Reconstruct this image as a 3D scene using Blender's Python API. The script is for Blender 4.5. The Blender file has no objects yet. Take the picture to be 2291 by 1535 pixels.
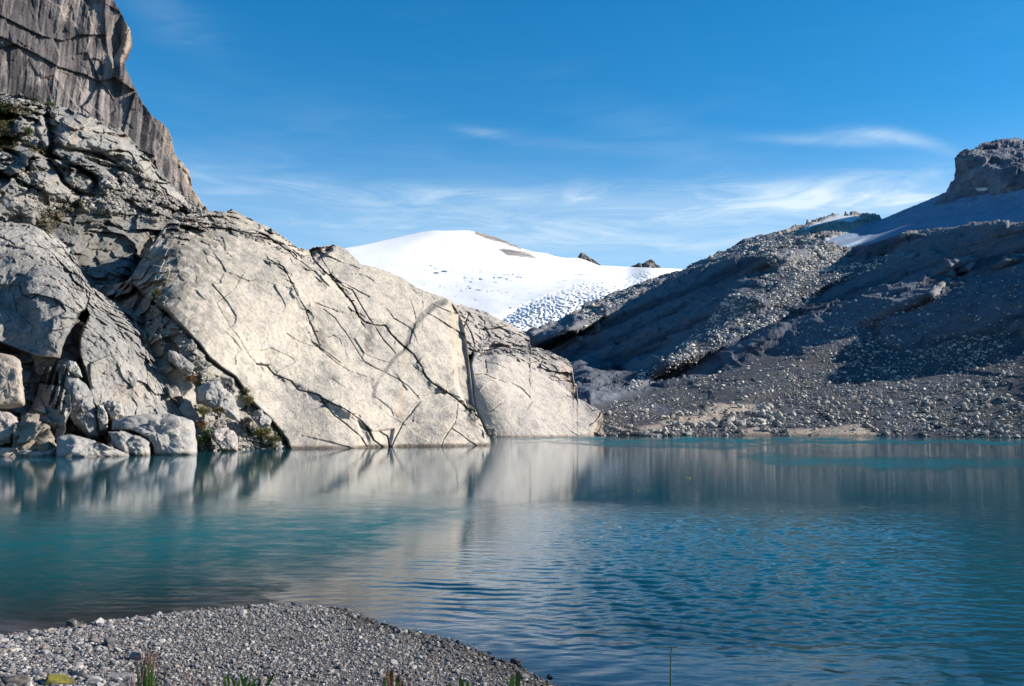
import bpy, math, random
import numpy as np
from mathutils import Vector

random.seed(7)
RNG = np.random.default_rng(11)
SC = bpy.context.scene
COL = SC.collection

# ------------------------------------------------------------------ survey frame
# bearings are taken in the units of a 2291 x 1535 survey picture
W, H, F = 2291.0, 1535.0, 2227.0
CX, CY, HOR, CAMZ = W / 2, H / 2, 940.0, 5.0
PITCH = math.atan((HOR - CY) / F)
SUN_EL, SUN_AZ = math.radians(25.0), math.radians(88.0)     # azimuth clockwise from +Y
L = np.array([math.sin(SUN_AZ) * math.cos(SUN_EL), math.cos(SUN_AZ) * math.cos(SUN_EL), math.sin(SUN_EL)])


def ray(u, v):
    """bearing of a survey point: direction scaled so its Y is 1"""
    a = (np.asarray(u, float) - CX) / F
    b = -(np.asarray(v, float) - CY) / F
    c, s = math.cos(PITCH), math.sin(PITCH)
    Y = c - s * b
    Z = s + c * b
    return a / Y, Z / Y


def pt(u, v, D):
    X, Z = ray(u, v)
    return np.stack([X * D, np.ones_like(X) * D, CAMZ + Z * D], -1)


def wl(v):
    """distance of the water surface seen at height v"""
    return -CAMZ / ray(0.0, v)[1]


# ------------------------------------------------------------------ noise
_P = np.random.default_rng(5).permutation(256)
_P = np.concatenate([_P, _P, _P]).astype(np.int32)
_G = np.random.default_rng(6).normal(size=(256, 3))
_G /= np.linalg.norm(_G, axis=1)[:, None]


def perlin(p):
    p = np.asarray(p, float)
    i = np.floor(p).astype(np.int64)
    f = p - i
    i &= 255
    w = f * f * f * (f * (f * 6 - 15) + 10)
    out = 0
    for dx in (0, 1):
        wx = w[..., 0] if dx else 1 - w[..., 0]
        for dy in (0, 1):
            wy = w[..., 1] if dy else 1 - w[..., 1]
            for dz in (0, 1):
                wz = w[..., 2] if dz else 1 - w[..., 2]
                h = _P[_P[_P[(i[..., 0] + dx) & 255] + ((i[..., 1] + dy) & 255)] + ((i[..., 2] + dz) & 255)]
                g = _G[h]
                out = out + wx * wy * wz * (g[..., 0] * (f[..., 0] - dx) + g[..., 1] * (f[..., 1] - dy) + g[..., 2] * (f[..., 2] - dz))
    return out * 1.5


def fbm(p, o=4, gain=0.5, ridge=False):
    p = np.asarray(p, float)
    s, a, t = 0, 1.0, 0
    for k in range(o):
        n = perlin(p * 2.03 ** k + 17.3 * k)
        if ridge:
            n = 1 - 2 * np.abs(n)
        s = s + a * n
        t += a
        a *= gain
    return s / t


def worley(p, seed=0):
    """nearest-cell distance, second distance, a random vector and the offset to the cell's seed point"""
    p = np.asarray(p, float) + seed * 31.7
    shp = p.shape[:-1]
    p = p.reshape(-1, 3)
    i = np.floor(p).astype(np.int64)
    f1 = np.full(len(p), 9.0)
    f2 = np.full(len(p), 9.0)
    off = np.zeros_like(p)
    hid = np.zeros(len(p), np.int64)
    for dx in (-1, 0, 1):
        for dy in (-1, 0, 1):
            for dz in (-1, 0, 1):
                c = i + np.array([dx, dy, dz])
                h = _P[_P[_P[c[:, 0] & 255] + (c[:, 1] & 255)] + (c[:, 2] & 255)].astype(np.int64)
                q = c + 0.5 + 0.42 * _G[(h * 7 + 3) & 255]
                d = p - q
                r = np.sqrt((d * d).sum(1))
                n1 = r < f1
                f2 = np.where(n1, f1, np.minimum(f2, r))
                f1 = np.where(n1, r, f1)
                off = np.where(n1[:, None], d, off)
                hid = np.where(n1, h, hid)
    return f1.reshape(shp), f2.reshape(shp), _G[(hid * 13 + 5) & 255].reshape(shp + (3,)), off.reshape(shp + (3,))


def facets(p, size, seed=0):
    """broken-rock relief: each cell a plane of its own tilt and height"""
    f1, f2, g, off = worley(p / size, seed)
    return ((g * off).sum(-1) * 1.1 + g[..., 0] * 0.35) * size, f2 - f1


def sstep(a, b, x):
    t = np.clip((x - a) / (b - a), 0, 1)
    return t * t * (3 - 2 * t)


# ------------------------------------------------------------------ survey helpers
def dist_line(U, V, pts):
    pts = np.asarray(pts, float)
    d = np.full(U.shape, 1e9)
    for (x0, y0), (x1, y1) in zip(pts[:-1, :2], pts[1:, :2]):
        dx, dy = x1 - x0, y1 - y0
        t = np.clip(((U - x0) * dx + (V - y0) * dy) / (dx * dx + dy * dy + 1e-9), 0, 1)
        d = np.minimum(d, np.hypot(U - x0 - t * dx, V - y0 - t * dy))
    return d


def inside(U, V, pts):
    r = np.zeros(U.shape, bool)
    n = len(pts)
    for k in range(n):
        x0, y0 = pts[k]
        x1, y1 = pts[(k + 1) % n]
        if y0 == y1:
            continue
        c = (y0 > V) != (y1 > V)
        r ^= c & (U < (x1 - x0) * (V - y0) / (y1 - y0) + x0)
    return r


def poly(U, V, pts, soft=4.0):
    d = dist_line(U, V, list(pts) + [pts[0]])
    sd = np.where(inside(U, V, pts), d, -d)
    return sstep(-soft, soft, sd)


def dome(U, V, pts, rad):
    """rounded rise inside an outline"""
    d = dist_line(U, V, list(pts) + [pts[0]])
    d = np.where(inside(U, V, pts), d, 0)
    t = np.clip(d / rad, 0, 1)
    return np.sqrt(1 - (1 - t) ** 2)


class TPS:
    def __init__(self, ctrl, lam=1e-4):
        c = np.array(ctrl, float)
        self.x = c[:, :2] / 500.0
        y = 200.0 / c[:, 2]
        n = len(c)
        K = self.k(self.x[:, None, :] - self.x[None, :, :]) + lam * np.eye(n)
        Pm = np.concatenate([np.ones((n, 1)), self.x], 1)
        A = np.block([[K, Pm], [Pm.T, np.zeros((3, 3))]])
        self.w = np.linalg.solve(A, np.concatenate([y, np.zeros(3)]))

    @staticmethod
    def k(d):
        r2 = (d * d).sum(-1) + 1e-12
        return r2 * np.log(r2) * 0.5

    def __call__(self, U, V):
        q = np.stack([U, V], -1) / 500.0
        s = self.w[-3] + self.w[-2] * q[..., 0] + self.w[-1] * q[..., 1]
        for i in range(len(self.x)):
            s = s + self.w[i] * self.k(q - self.x[i])
        return 200.0 / np.maximum(s, 0.02)


# ------------------------------------------------------------------ meshes
def tag(o, label=None, cat=None, group=None, kind=None):
    if label: o['label'] = label
    if cat: o['category'] = cat
    if group: o['group'] = group
    if kind: o['kind'] = kind
    return o


def mesh_from(name, verts, faces, mat, cols=None, attrs=None, smooth=True):
    """verts (n,3); faces (m,3) or (m,4)"""
    verts = np.ascontiguousarray(verts, np.float32)
    faces = np.ascontiguousarray(faces, np.int32)
    me = bpy.data.meshes.new(name)
    k = faces.shape[1]
    me.vertices.add(len(verts))
    me.vertices.foreach_set('co', verts.ravel())
    me.loops.add(faces.size)
    me.loops.foreach_set('vertex_index', faces.ravel())
    me.polygons.add(len(faces))
    me.polygons.foreach_set('loop_start', np.arange(0, faces.size, k, dtype=np.int32))
    me.polygons.foreach_set('loop_total', np.full(len(faces), k, np.int32))
    me.polygons.foreach_set('use_smooth', np.full(len(faces), smooth, bool))
    if cols is not None:
        a = me.attributes.new('Col', 'FLOAT_COLOR', 'POINT')
        c = np.ones((len(verts), 4), np.float32)
        c[:, :3] = np.clip(cols, 0.003, 1)
        a.data.foreach_set('color', c.ravel())
    for n_, val in (attrs or {}).items():
        a = me.attributes.new(n_, 'FLOAT', 'POINT')
        a.data.foreach_set('value', np.ascontiguousarray(val, np.float32).ravel())
    if mat: me.materials.append(mat)
    me.update(calc_edges=True)
    me.validate()
    return me


def link(name, me, parent=None, loc=None):
    o = bpy.data.objects.new(name, me)
    COL.objects.link(o)
    if parent: o.parent = parent
    if loc is not None: o.location = loc
    return o


def grid_faces(nu, nv):
    i = np.arange(nu - 1)[:, None] * nv + np.arange(nv - 1)[None, :]
    return np.stack([i, i + nv, i + nv + 1, i + 1], -1).reshape(-1, 4)


def interp(pts):
    a = np.array(pts, float)
    return lambda x: np.interp(x, a[:, 0], a[:, 1])


class Shell:
    """a rock mass: surveyed front surface at true distances, relief in metres along its own normal, and a back that
    falls away behind the crest so that it stands as a solid"""

    def __init__(s, a0, a1, step, lo, hi, n, ctrl, mode='u', jag=1.5, jagw=9.0, lam=1e-4):
        A = np.arange(a0, a1 + step, step)
        lo_, hi_ = lo(A), hi(A)
        q = np.stack([A / jagw, A * 0 + a0, A * 0], -1)
        T = np.linspace(0, 1, n)
        B = lo_[:, None] + (hi_ - lo_)[:, None] * T[None, :]
        B = B + (jag * fbm(q, 4, 0.6) * 2)[:, None] * sstep(0.93, 1.0, T)[None, :]
        Ag = np.repeat(A[:, None], n, 1)
        s.U, s.V = (Ag, B) if mode == 'u' else (B, Ag)
        s.mode = mode
        s.X, s.Z = ray(s.U, s.V)
        s.D = TPS(ctrl, lam)(s.U, s.V)
        s.off = 0
        s.refresh()

    def refresh(s):
        s.P = np.stack([s.X * s.D, s.D, CAMZ + s.Z * s.D], -1) + s.off
        du, dv = np.gradient(s.P, axis=0), np.gradient(s.P, axis=1)
        n = np.cross(du, dv)
        ln = np.linalg.norm(n, axis=-1, keepdims=True) + 1e-12
        n = n / ln
        r = np.stack([s.X, np.ones_like(s.X), s.Z], -1)
        sg = np.where((n * r).sum(-1, keepdims=True) > 0, -1.0, 1.0)
        s.N = n * sg
        s.ndr = (s.N * r).sum(-1)

    def push(s, h, lim=0.25):
        """raise the surface by h metres along its normal (points move on their bearing)"""
        s.D = s.D + h / np.minimum(s.ndr, -lim)
        s.D = np.maximum(s.D, 8)

    def puff(s, h):
        """raise the surface by h metres straight along its normal"""
        s.refresh()
        s.off = s.off + s.N * h[..., None]
        s.refresh()

    def carve(s, target, weight, lam=0.02, it=220, mu=0.02, clip=0.6):
        """bend the surface so its slopes to the sun give the wanted light and shade"""
        s.refresh()
        Pi, Pj = np.gradient(s.P, axis=0), np.gradient(s.P, axis=1)
        r = np.stack([s.X, np.ones_like(s.X), s.Z], -1)
        N = np.cross(Pi, Pj)
        ln = np.linalg.norm(N, axis=-1) + 1e-12
        sg = np.where((N * r).sum(-1) > 0, -1.0, 1.0) / ln
        a = (np.cross(r, Pj) @ L) * sg * s.D
        b = (np.cross(Pi, r) @ L) * sg * s.D
        cur = (N @ L) * sg
        t = np.clip(target - cur, -clip, clip)
        sc = np.sqrt((a * a + b * b).mean())
        a, b, t = a / sc, b / sc, t / sc

        def fx(z): return np.concatenate([z[1:] - z[:-1], np.zeros_like(z[:1])], 0)
        def fy(z): return np.concatenate([z[:, 1:] - z[:, :-1], np.zeros_like(z[:, :1])], 1)
        def fxt(z): return -np.concatenate([z[:1], z[1:-1] - z[:-2], -z[-2:-1]], 0)
        def fyt(z): return -np.concatenate([z[:, :1], z[:, 1:-1] - z[:, :-2], -z[:, -2:-1]], 1)

        def AT(z): return fxt(a * z) + fyt(b * z)

        def op(x):
            gx, gy = fx(x), fy(x)
            e = weight * (a * gx + b * gy)
            return AT(e) + mu * (fxt(gx) + fyt(gy)) + lam * x
        rhs = AT(weight * t)
        x = np.zeros_like(rhs); rr = rhs.copy(); p = rr.copy(); rs = (rr * rr).sum()
        for _ in range(it):
            Ap = op(p)
            al = rs / ((p * Ap).sum() + 1e-30)
            x += al * p; rr -= al * Ap
            rn = (rr * rr).sum()
            if rn < 1e-9 * rs: break
            p = rr + (rn / (rs + 1e-30)) * p; rs = rn
        s.D = s.D * (1 + np.clip(x, -0.25, 0.25))
        s.refresh()

    def build(s, name, mat, cols, back=(0, 40, -20), nb=7, attrs=None):
        s.refresh()
        nu, nv = s.U.shape
        V = s.P
        ex = []
        for k in range(1, nb + 1):
            t = (k / nb) ** 1.6
            r_ = np.stack([s.X[:, -1], np.ones(nu), s.Z[:, -1]], -1)
            e = V[:, -1] + r_ * back[1] * t + np.array([back[0], 0, back[2]])[None, :] * t ** 1.5
            ex.append(e)
        V2 = np.concatenate([V, np.stack(ex, 1)], 1)
        c2 = np.concatenate([cols, np.repeat(cols[:, -1:], nb, 1)], 1)
        at = {k: np.concatenate([a, np.repeat(a[:, -1:], nb, 1)], 1) for k, a in (attrs or {}).items()}
        f = grid_faces(nu, nv + nb)
        if s.mode == 'v': f = f[:, ::-1]
        me = mesh_from(name, V2.reshape(-1, 3), f, mat, c2.reshape(-1, 3), at)
        return link(name, me)

    def at(s, u, v):
        """nearest grid point to a bearing"""
        if s.mode == 'u':
            A = s.U[:, 0]
            i = np.clip(np.round((u - A[0]) / (A[1] - A[0])).astype(int), 0, len(A) - 1)
            lo, hi = s.V[i, 0], s.V[i, -1]
            j = np.clip(np.round((v - lo) / (hi - lo) * (s.V.shape[1] - 1)).astype(int), 0, s.V.shape[1] - 1)
        else:
            A = s.V[:, 0]
            i = np.clip(np.round((v - A[0]) / (A[1] - A[0])).astype(int), 0, len(A) - 1)
            lo, hi = s.U[i, 0], s.U[i, -1]
            j = np.clip(np.round((u - lo) / (hi - lo) * (s.U.shape[1] - 1)).astype(int), 0, s.U.shape[1] - 1)
        return s.P[i, j], s.N[i, j]


# ------------------------------------------------------------------ materials
def newmat(name):
    m = bpy.data.materials.new(name)
    m.use_nodes = True
    nt = m.node_tree
    for n in list(nt.nodes): nt.nodes.remove(n)
    out = nt.nodes.new('ShaderNodeOutputMaterial')
    return m, nt, out


def nd(nt, typ, **kw):
    n = nt.nodes.new(typ)
    for k, v in kw.items():
        if k.startswith('i_'):
            key = k[2:]
            n.inputs[int(key) if key.isdigit() else key.replace('_', ' ')].default_value = v
        else:
            setattr(n, k, v)
    return n


def ramp(nt, fac, stops):
    r = nt.nodes.new('ShaderNodeValToRGB')
    el = r.color_ramp.elements
    el[0].position, el[0].color = stops[0][0], (*stops[0][1], 1)
    el[1].position, el[1].color = stops[-1][0], (*stops[-1][1], 1)
    for p_, c_ in stops[1:-1]:
        e = el.new(p_); e.color = (*c_, 1)
    nt.links.new(fac, r.inputs[0])
    return r.outputs[0]


def rock_mat(name, scale=1.0, bump=0.5, speck=0.35, dist=0.3, use_col=True, base=(0.4, 0.38, 0.35), rough=0.92, crust=0.3, gain=1.0):
    """weathered crystalline rock: mapped colour times mineral speckle, lichen crust and fine grain relief"""
    m, nt, out = newmat(name)
    tc = nd(nt, 'ShaderNodeTexCoord')
    if use_col:
        c = nd(nt, 'ShaderNodeAttribute', attribute_name='Col').outputs['Color']
    else:
        rgb = nd(nt, 'ShaderNodeRGB'); rgb.outputs[0].default_value = (*base, 1); c = rgb.outputs[0]
        oi = nd(nt, 'ShaderNodeObjectInfo')
        t = ramp(nt, oi.outputs['Random'], [(0, (0.72, 0.70, 0.68)), (0.5, (1.0, 0.97, 0.93)), (1, (1.3, 1.27, 1.22))])
        mx = nd(nt, 'ShaderNodeMixRGB', blend_type='MULTIPLY'); mx.inputs[0].default_value = 1
        nt.links.new(c, mx.inputs[1]); nt.links.new(t, mx.inputs[2]); c = mx.outputs[0]
    n1 = nd(nt, 'ShaderNodeTexNoise', i_Scale=1.9 * scale, i_Detail=8.0, i_Roughness=0.72)
    n2 = nd(nt, 'ShaderNodeTexNoise', i_Scale=0.35 * scale, i_Detail=6.0, i_Roughness=0.65)
    n3 = nd(nt, 'ShaderNodeTexVoronoi', i_Scale=1.1 * scale)
    for n in (n1, n2, n3): nt.links.new(tc.outputs['Object'], n.inputs['Vector'])
    s1 = ramp(nt, n1.outputs[0], [(0.28, (1 - speck * 1.5,) * 3), (0.5, (1, 1, 1)), (0.75, (1 + speck,) * 3)])
    s2 = ramp(nt, n2.outputs[0], [(0.3, (gain * (1 - crust), gain * (1 - crust), gain * (1 - crust * 0.95))), (0.5, (gain,) * 3), (0.7, (1.12 * gain, 1.08 * gain, 1.0 * gain))])
    m1 = nd(nt, 'ShaderNodeMixRGB', blend_type='MULTIPLY'); m1.inputs[0].default_value = 1
    m2 = nd(nt, 'ShaderNodeMixRGB', blend_type='MULTIPLY'); m2.inputs[0].default_value = 1
    nt.links.new(c, m1.inputs[1]); nt.links.new(s1, m1.inputs[2])
    nt.links.new(m1.outputs[0], m2.inputs[1]); nt.links.new(s2, m2.inputs[2])
    b = nd(nt, 'ShaderNodeBsdfPrincipled')
    b.inputs['Roughness'].default_value = rough
    b.inputs['Specular IOR Level'].default_value = 0.25
    nt.links.new(m2.outputs[0], b.inputs['Base Color'])
    ad = nd(nt, 'ShaderNodeMath', operation='MULTIPLY_ADD')
    nt.links.new(n2.outputs[0], ad.inputs[0]); ad.inputs[1].default_value = 1.5
    nt.links.new(n1.outputs[0], ad.inputs[2])
    bp = nd(nt, 'ShaderNodeBump', i_Strength=bump, i_Distance=dist)
    nt.links.new(ad.outputs[0], bp.inputs['Height'])
    nt.links.new(bp.outputs[0], b.inputs['Normal'])
    nt.links.new(b.outputs[0], out.inputs[0])
    return m


def leaf_mat(name, col, var=0.5, trans=0.3):
    m, nt, out = newmat(name)
    ge = nd(nt, 'ShaderNodeNewGeometry')
    lo = tuple(x * (1 - var) for x in col); hi = tuple(min(1, x * (1 + var)) for x in col)
    c = ramp(nt, ge.outputs['Random Per Island'], [(0, lo), (0.5, col), (1, hi)])
    tc = nd(nt, 'ShaderNodeTexCoord')
    nz = nd(nt, 'ShaderNodeTexNoise', i_Scale=9.0, i_Detail=4.0)
    nt.links.new(tc.outputs['Object'], nz.inputs['Vector'])
    t = ramp(nt, nz.outputs[0], [(0.3, (0.75, 0.75, 0.7)), (0.7, (1.2, 1.2, 1.1))])
    mx = nd(nt, 'ShaderNodeMixRGB', blend_type='MULTIPLY'); mx.inputs[0].default_value = 1
    nt.links.new(c, mx.inputs[1]); nt.links.new(t, mx.inputs[2])
    b = nd(nt, 'ShaderNodeBsdfPrincipled', i_Roughness=0.6)
    b.inputs['Specular IOR Level'].default_value = 0.3
    tr = nd(nt, 'ShaderNodeBsdfTranslucent')
    ms = nd(nt, 'ShaderNodeMixShader'); ms.inputs[0].default_value = trans
    nt.links.new(mx.outputs[0], b.inputs['Base Color']); nt.links.new(mx.outputs[0], tr.inputs['Color'])
    nt.links.new(b.outputs[0], ms.inputs[1]); nt.links.new(tr.outputs[0], ms.inputs[2])
    nt.links.new(ms.outputs[0], out.inputs[0])
    return m


def snow_mat():
    m, nt, out = newmat('glacier_snow')
    tc = nd(nt, 'ShaderNodeTexCoord')
    c = nd(nt, 'ShaderNodeAttribute', attribute_name='Col').outputs['Color']
    n1 = nd(nt, 'ShaderNodeTexNoise', i_Scale=0.02, i_Detail=9.0, i_Roughness=0.7)
    mp = nd(nt, 'ShaderNodeMapping'); mp.inputs['Scale'].default_value = (0.5, 1.0, 2.0)
    nt.links.new(tc.outputs['Object'], mp.inputs[0]); nt.links.new(mp.outputs[0], n1.inputs['Vector'])
    s1 = ramp(nt, n1.outputs[0], [(0.3, (0.93, 0.95, 0.97)), (0.6, (1, 1, 1))])
    mx = nd(nt, 'ShaderNodeMixRGB', blend_type='MULTIPLY'); mx.inputs[0].default_value = 1
    nt.links.new(c, mx.inputs[1]); nt.links.new(s1, mx.inputs[2])
    b = nd(nt, 'ShaderNodeBsdfPrincipled', i_Roughness=0.8)
    b.inputs['Specular IOR Level'].default_value = 0.2
    bp = nd(nt, 'ShaderNodeBump', i_Strength=0.25, i_Distance=8.0)
    nt.links.new(n1.outputs[0], bp.inputs['Height']); nt.links.new(bp.outputs[0], b.inputs['Normal'])
    nt.links.new(mx.outputs[0], b.inputs['Base Color']); nt.links.new(b.outputs[0], out.inputs[0])
    return m


ROCK = rock_mat('granite', 1.0, 0.75, 0.28, 0.35, gain=0.665, crust=0.36)
ROCK_FAR = rock_mat('hillside_rock', 0.35, 0.6, 0.4, 1.0, gain=0.55)
ROCK_BUTTE = rock_mat('butte_rock', 0.12, 0.5, 0.3, 2.0, gain=0.75)
BOULDER = rock_mat('boulder_rock', 1.2, 0.6, 0.3, 0.2, use_col=False, base=(0.40, 0.385, 0.36), gain=0.8)
SHORE_ROCK = rock_mat('shore_rock', 1.6, 0.6, 0.3, 0.2, gain=0.62)
PEBBLE = rock_mat('pebble', 9.0, 0.4, 0.3, 0.02, gain=0.56)
SNOW = snow_mat()


def mixc(a, b, t):
    t = np.asarray(t)[..., None]
    return np.asarray(a) * (1 - t) + np.asarray(b) * t


# ------------------------------------------------------------------ rocks
def ico(sub):
    import bmesh
    bm = bmesh.new()
    bmesh.ops.create_icosphere(bm, subdivisions=sub, radius=1.0)
    v = np.array([x.co[:] for x in bm.verts]); f = np.array([[q.index for q in x.verts] for x in bm.faces])
    bm.free()
    return v, f


ICO1, ICO2, ICO3, ICO4 = ico(1), ico(2), ico(3), ico(4)


def rock_shape(base, seed, cut=9, rough=0.08, flat=0.75):
    """a boulder: sphere planed by random fracture faces, then weathered"""
    v, f = base
    r = np.random.default_rng(seed)
    v = v.copy()
    for _ in range(cut):
        n = r.normal(size=3); n /= np.linalg.norm(n)
        d = r.uniform(0.45, 0.85)
        e = v @ n - d
        v = v - np.maximum(e, 0)[:, None] * n * 0.92
    if rough: v = v * (1 + rough * fbm(v * 2.2 + seed * 3.1, 3))[:, None]
    v = v * np.array([r.uniform(0.85, 1.4), r.uniform(0.65, 1.05), flat * r.uniform(0.7, 1.15)])
    return v, f


def merge_rocks(protos, pos, size, seed, cols=None, sink=0.25):
    """many loose stones in one heap"""
    r = np.random.default_rng(seed)
    VV, FF, CC, o = [], [], [], 0
    k = r.integers(0, len(protos), len(pos))
    for j, (v, f) in enumerate(protos):
        idx = np.where(k == j)[0]
        if not len(idx): continue
        m = len(idx)
        a = r.uniform(0, 2 * np.pi, m); b = r.normal(0, 0.35, m)
        ca, sa, cb, sb = np.cos(a), np.sin(a), np.cos(b), np.sin(b)
        R = np.zeros((m, 3, 3))
        R[:, 0, 0] = ca; R[:, 0, 1] = -sa * cb; R[:, 0, 2] = sa * sb
        R[:, 1, 0] = sa; R[:, 1, 1] = ca * cb; R[:, 1, 2] = -ca * sb
        R[:, 2, 1] = sb; R[:, 2, 2] = cb
        p = np.einsum('mij,vj->mvi', R, v) * size[idx][:, None, None]
        p = p + pos[idx][:, None, :] + np.array([0, 0, 1]) * (size[idx] * sink)[:, None, None]
        VV.append(p.reshape(-1, 3))
        FF.append((f[None] + (np.arange(m) * len(v))[:, None, None] + o).reshape(-1, f.shape[1]))
        o += m * len(v)
        if cols is not None: CC.append(np.repeat(cols[idx], len(v), 0))
    return np.concatenate(VV), np.concatenate(FF), (np.concatenate(CC) if cols is not None else None)


def rand_in(poly_pts, n, seed):
    r = np.random.default_rng(seed)
    a = np.array(poly_pts, float)
    lo, hi = a.min(0), a.max(0)
    out = np.zeros((0, 2))
    while len(out) < n:
        q = r.uniform(lo, hi, (n * 2, 2))
        out = np.concatenate([out, q[inside(q[:, 0], q[:, 1], poly_pts)]])
    return out[:n]


# ================================================================== LEFT: main slab
def lines_groove(U, V, lst, Pw):
    """fractures: list of (width, depth, points); returns relief in metres and a 0..1 crack mask"""
    jit = np.stack([fbm(Pw * 0.35, 3), fbm(Pw * 0.35 + 40, 3)], -1) * 2.2
    U2, V2 = U + jit[..., 0], V + jit[..., 1]
    h = np.zeros(U.shape); m = np.zeros(U.shape)
    wv = 0.8 + 0.9 * fbm(Pw * 0.2 + 9, 4)
    for w, dep, pts in lst:
        p = np.array(pts, float)
        bb = (U2 > p[:, 0].min() - 30) & (U2 < p[:, 0].max() + 30) & (V2 > p[:, 1].min() - 30) & (V2 < p[:, 1].max() + 30)
        if not bb.any(): continue
        d = dist_line(U2[bb], V2[bb], pts)
        g = np.exp(-(d / (0.50 * w * wv[bb])) ** 2 * 1.3)
        h[bb] = np.minimum(h[bb], -0.36 * dep * g)
        m[bb] = np.maximum(m[bb], g)
    return h, m


SLAB_CRACKS = [
    (4.2, 2.4, [(693, 554), (700, 579), (718, 600), (738, 618), (761, 645), (781, 669), (792, 686), (802, 708), (814, 720), (837, 727), (861, 729), (874, 747), (894, 768), (911, 782), (925, 794)]),
    (3.6, 2.0, [(925, 794), (941, 817), (952, 841), (970, 860), (995, 874), (1019, 892), (1035, 905), (1054, 919), (1074, 938), (1091, 974)]),
    (2.2, 1.2, [(718, 575), (745, 622), (769, 641), (788, 649), (804, 677), (820, 704), (835, 725), (858, 760), (885, 790)]),
    (2.6, 1.2, [(602, 581), (634, 598), (648, 626), (663, 657), (683, 692), (695, 724), (710, 763), (716, 774)]),
    (1.8, 0.7, [(718, 782), (753, 813), (784, 831), (820, 843)]),
    (2.0, 0.9, [(722, 692), (749, 712), (769, 739), (792, 774), (816, 810), (839, 825), (863, 833), (890, 849), (913, 864), (937, 892)]),
    (3.0, 2.0, [(573, 815), (597, 819), (612, 837), (652, 852), (667, 872), (714, 884), (722, 892), (761, 911), (784, 923), (800, 935), (820, 954), (829, 975)]),
    (2.4, 1.3, [(718, 892), (745, 927), (780, 954), (804, 974), (820, 998)]),
    (2.4, 1.3, [(941, 899), (902, 946), (882, 985), (874, 1003)]),
    (2.0, 0.8, [(839, 888), (874, 915), (880, 931)]),
    (1.8, 0.8, [(1025, 899), (1019, 946), (995, 978), (986, 1003)]),
    (2.2, 1.3, [(1011, 958), (1042, 981), (1070, 1001)]),
    (1.8, 0.8, [(917, 669), (927, 700), (931, 720), (921, 743), (916, 770)]),
    (2.6, 1.6, [(399, 511), (469, 509), (504, 511), (547, 521), (586, 523), (610, 536), (645, 562), (660, 577), (680, 589), (700, 604), (735, 640)]),
    (1.4, 0.6, [(485, 679), (512, 726), (535, 757), (559, 796), (575, 815)]),
    (1.4, 0.5, [(473, 515), (508, 565), (520, 577)]),
    (1.5, 0.6, [(547, 608), (527, 644), (500, 667), (485, 677)]),
    (1.7, 0.8, [(602, 581), (641, 612), (664, 651), (680, 687), (695, 726)]),
    (1.6, 0.7, [(640, 745), (660, 760), (690, 772), (716, 776)]),
    (1.6, 0.7, [(733, 755), (745, 750), (760, 758), (764, 770)]),
    (3.0, 2.0, [(822, 955), (836, 985), (858, 1003)]),
    (2.4, 1.5, [(848, 965), (866, 975), (872, 1001)]),
    (2.2, 1.2, [(655, 560), (672, 575), (690, 572), (708, 566), (735, 560)]),
]
RAMP_EDGE = [(300, 640), (332, 667), (352, 683), (375, 702), (422, 749), (442, 769), (465, 800), (492, 823), (524, 845), (539, 866), (555, 894), (600, 935), (640, 985), (648, 1010)]
ramp_poly = [(190, 600)] + RAMP_EDGE + [(648, 1060), (190, 1060)]

D_TOP = interp([(196, 634), (240, 640), (286, 628), (302, 606), (321, 573), (341, 542), (364, 513), (385, 487), (398, 480), (440, 478), (470, 474), (485, 472), (505, 474), (517, 468), (527, 472), (547, 483), (575, 497), (605, 510), (640, 534), (665, 553), (690, 560), (702, 552), (720, 552), (745, 547), (762, 552), (780, 562), (795, 580), (810, 592), (840, 598), (870, 608), (900, 622), (935, 645), (965, 656), (990, 664), (1008, 672), (1016, 684), (1026, 700), (1036, 725), (1044, 760), (1048, 800), (1052, 840), (1058, 885), (1063, 915), (1072, 935), (1083, 955), (1095, 976), (1099, 1004)])
slab = Shell(196, 1099, 1.55, lambda x: 1034 + 0 * x, D_TOP, 350, [
    (640, 1004, 174), (700, 1003, 176), (790, 1002, 179), (870, 1000, 186), (1000, 999, 190), (1093, 996, 199), (1093, 1034, 199),
    (450, 1005, 160), (540, 1006, 167), (450, 800, 168), (380, 700, 172), (400, 560, 186), (300, 620, 184), (220, 660, 186), (300, 760, 172), (400, 880, 163),
    (400, 490, 200), (480, 475, 211), (600, 512, 216), (700, 556, 221), (780, 562, 228), (900, 625, 233), (1000, 668, 237),
    (560, 650, 190), (560, 800, 179), (640, 900, 181), (700, 750, 194), (780, 880, 189), (850, 700, 212), (850, 800, 203), (950, 780, 212), (960, 900, 202), (1040, 850, 214), (650, 620, 200), (700, 1034, 174), (450, 1034, 158)], jag=1.6)
U, V = slab.U, slab.V
P0 = slab.P.copy()
hg, cm = lines_groove(U, V, SLAB_CRACKS, P0)
on_ramp = poly(U + 4 * fbm(P0 * 0.2, 3), V, ramp_poly, 3.0)
Pw = P0 + 3.0 * np.stack([fbm(P0 * 0.06, 3), fbm(P0 * 0.06 + 30, 3), fbm(P0 * 0.06 + 60, 3)], -1)
fa, fe = facets(Pw * np.array([0.6, 0.6, 1.0]), 7.0, 1)
fb, fe2 = facets(Pw, 2.6, 2)
grain = fbm(P0 * np.array([1.2, 1.2, 0.5]), 5, 0.6)
h = 1.1 * fbm(P0 * 0.045, 3) + 0.22 * fbm(P0 * 0.22, 4) + 0.07 * grain + 0.03 * fa + 0.02 * fb
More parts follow.
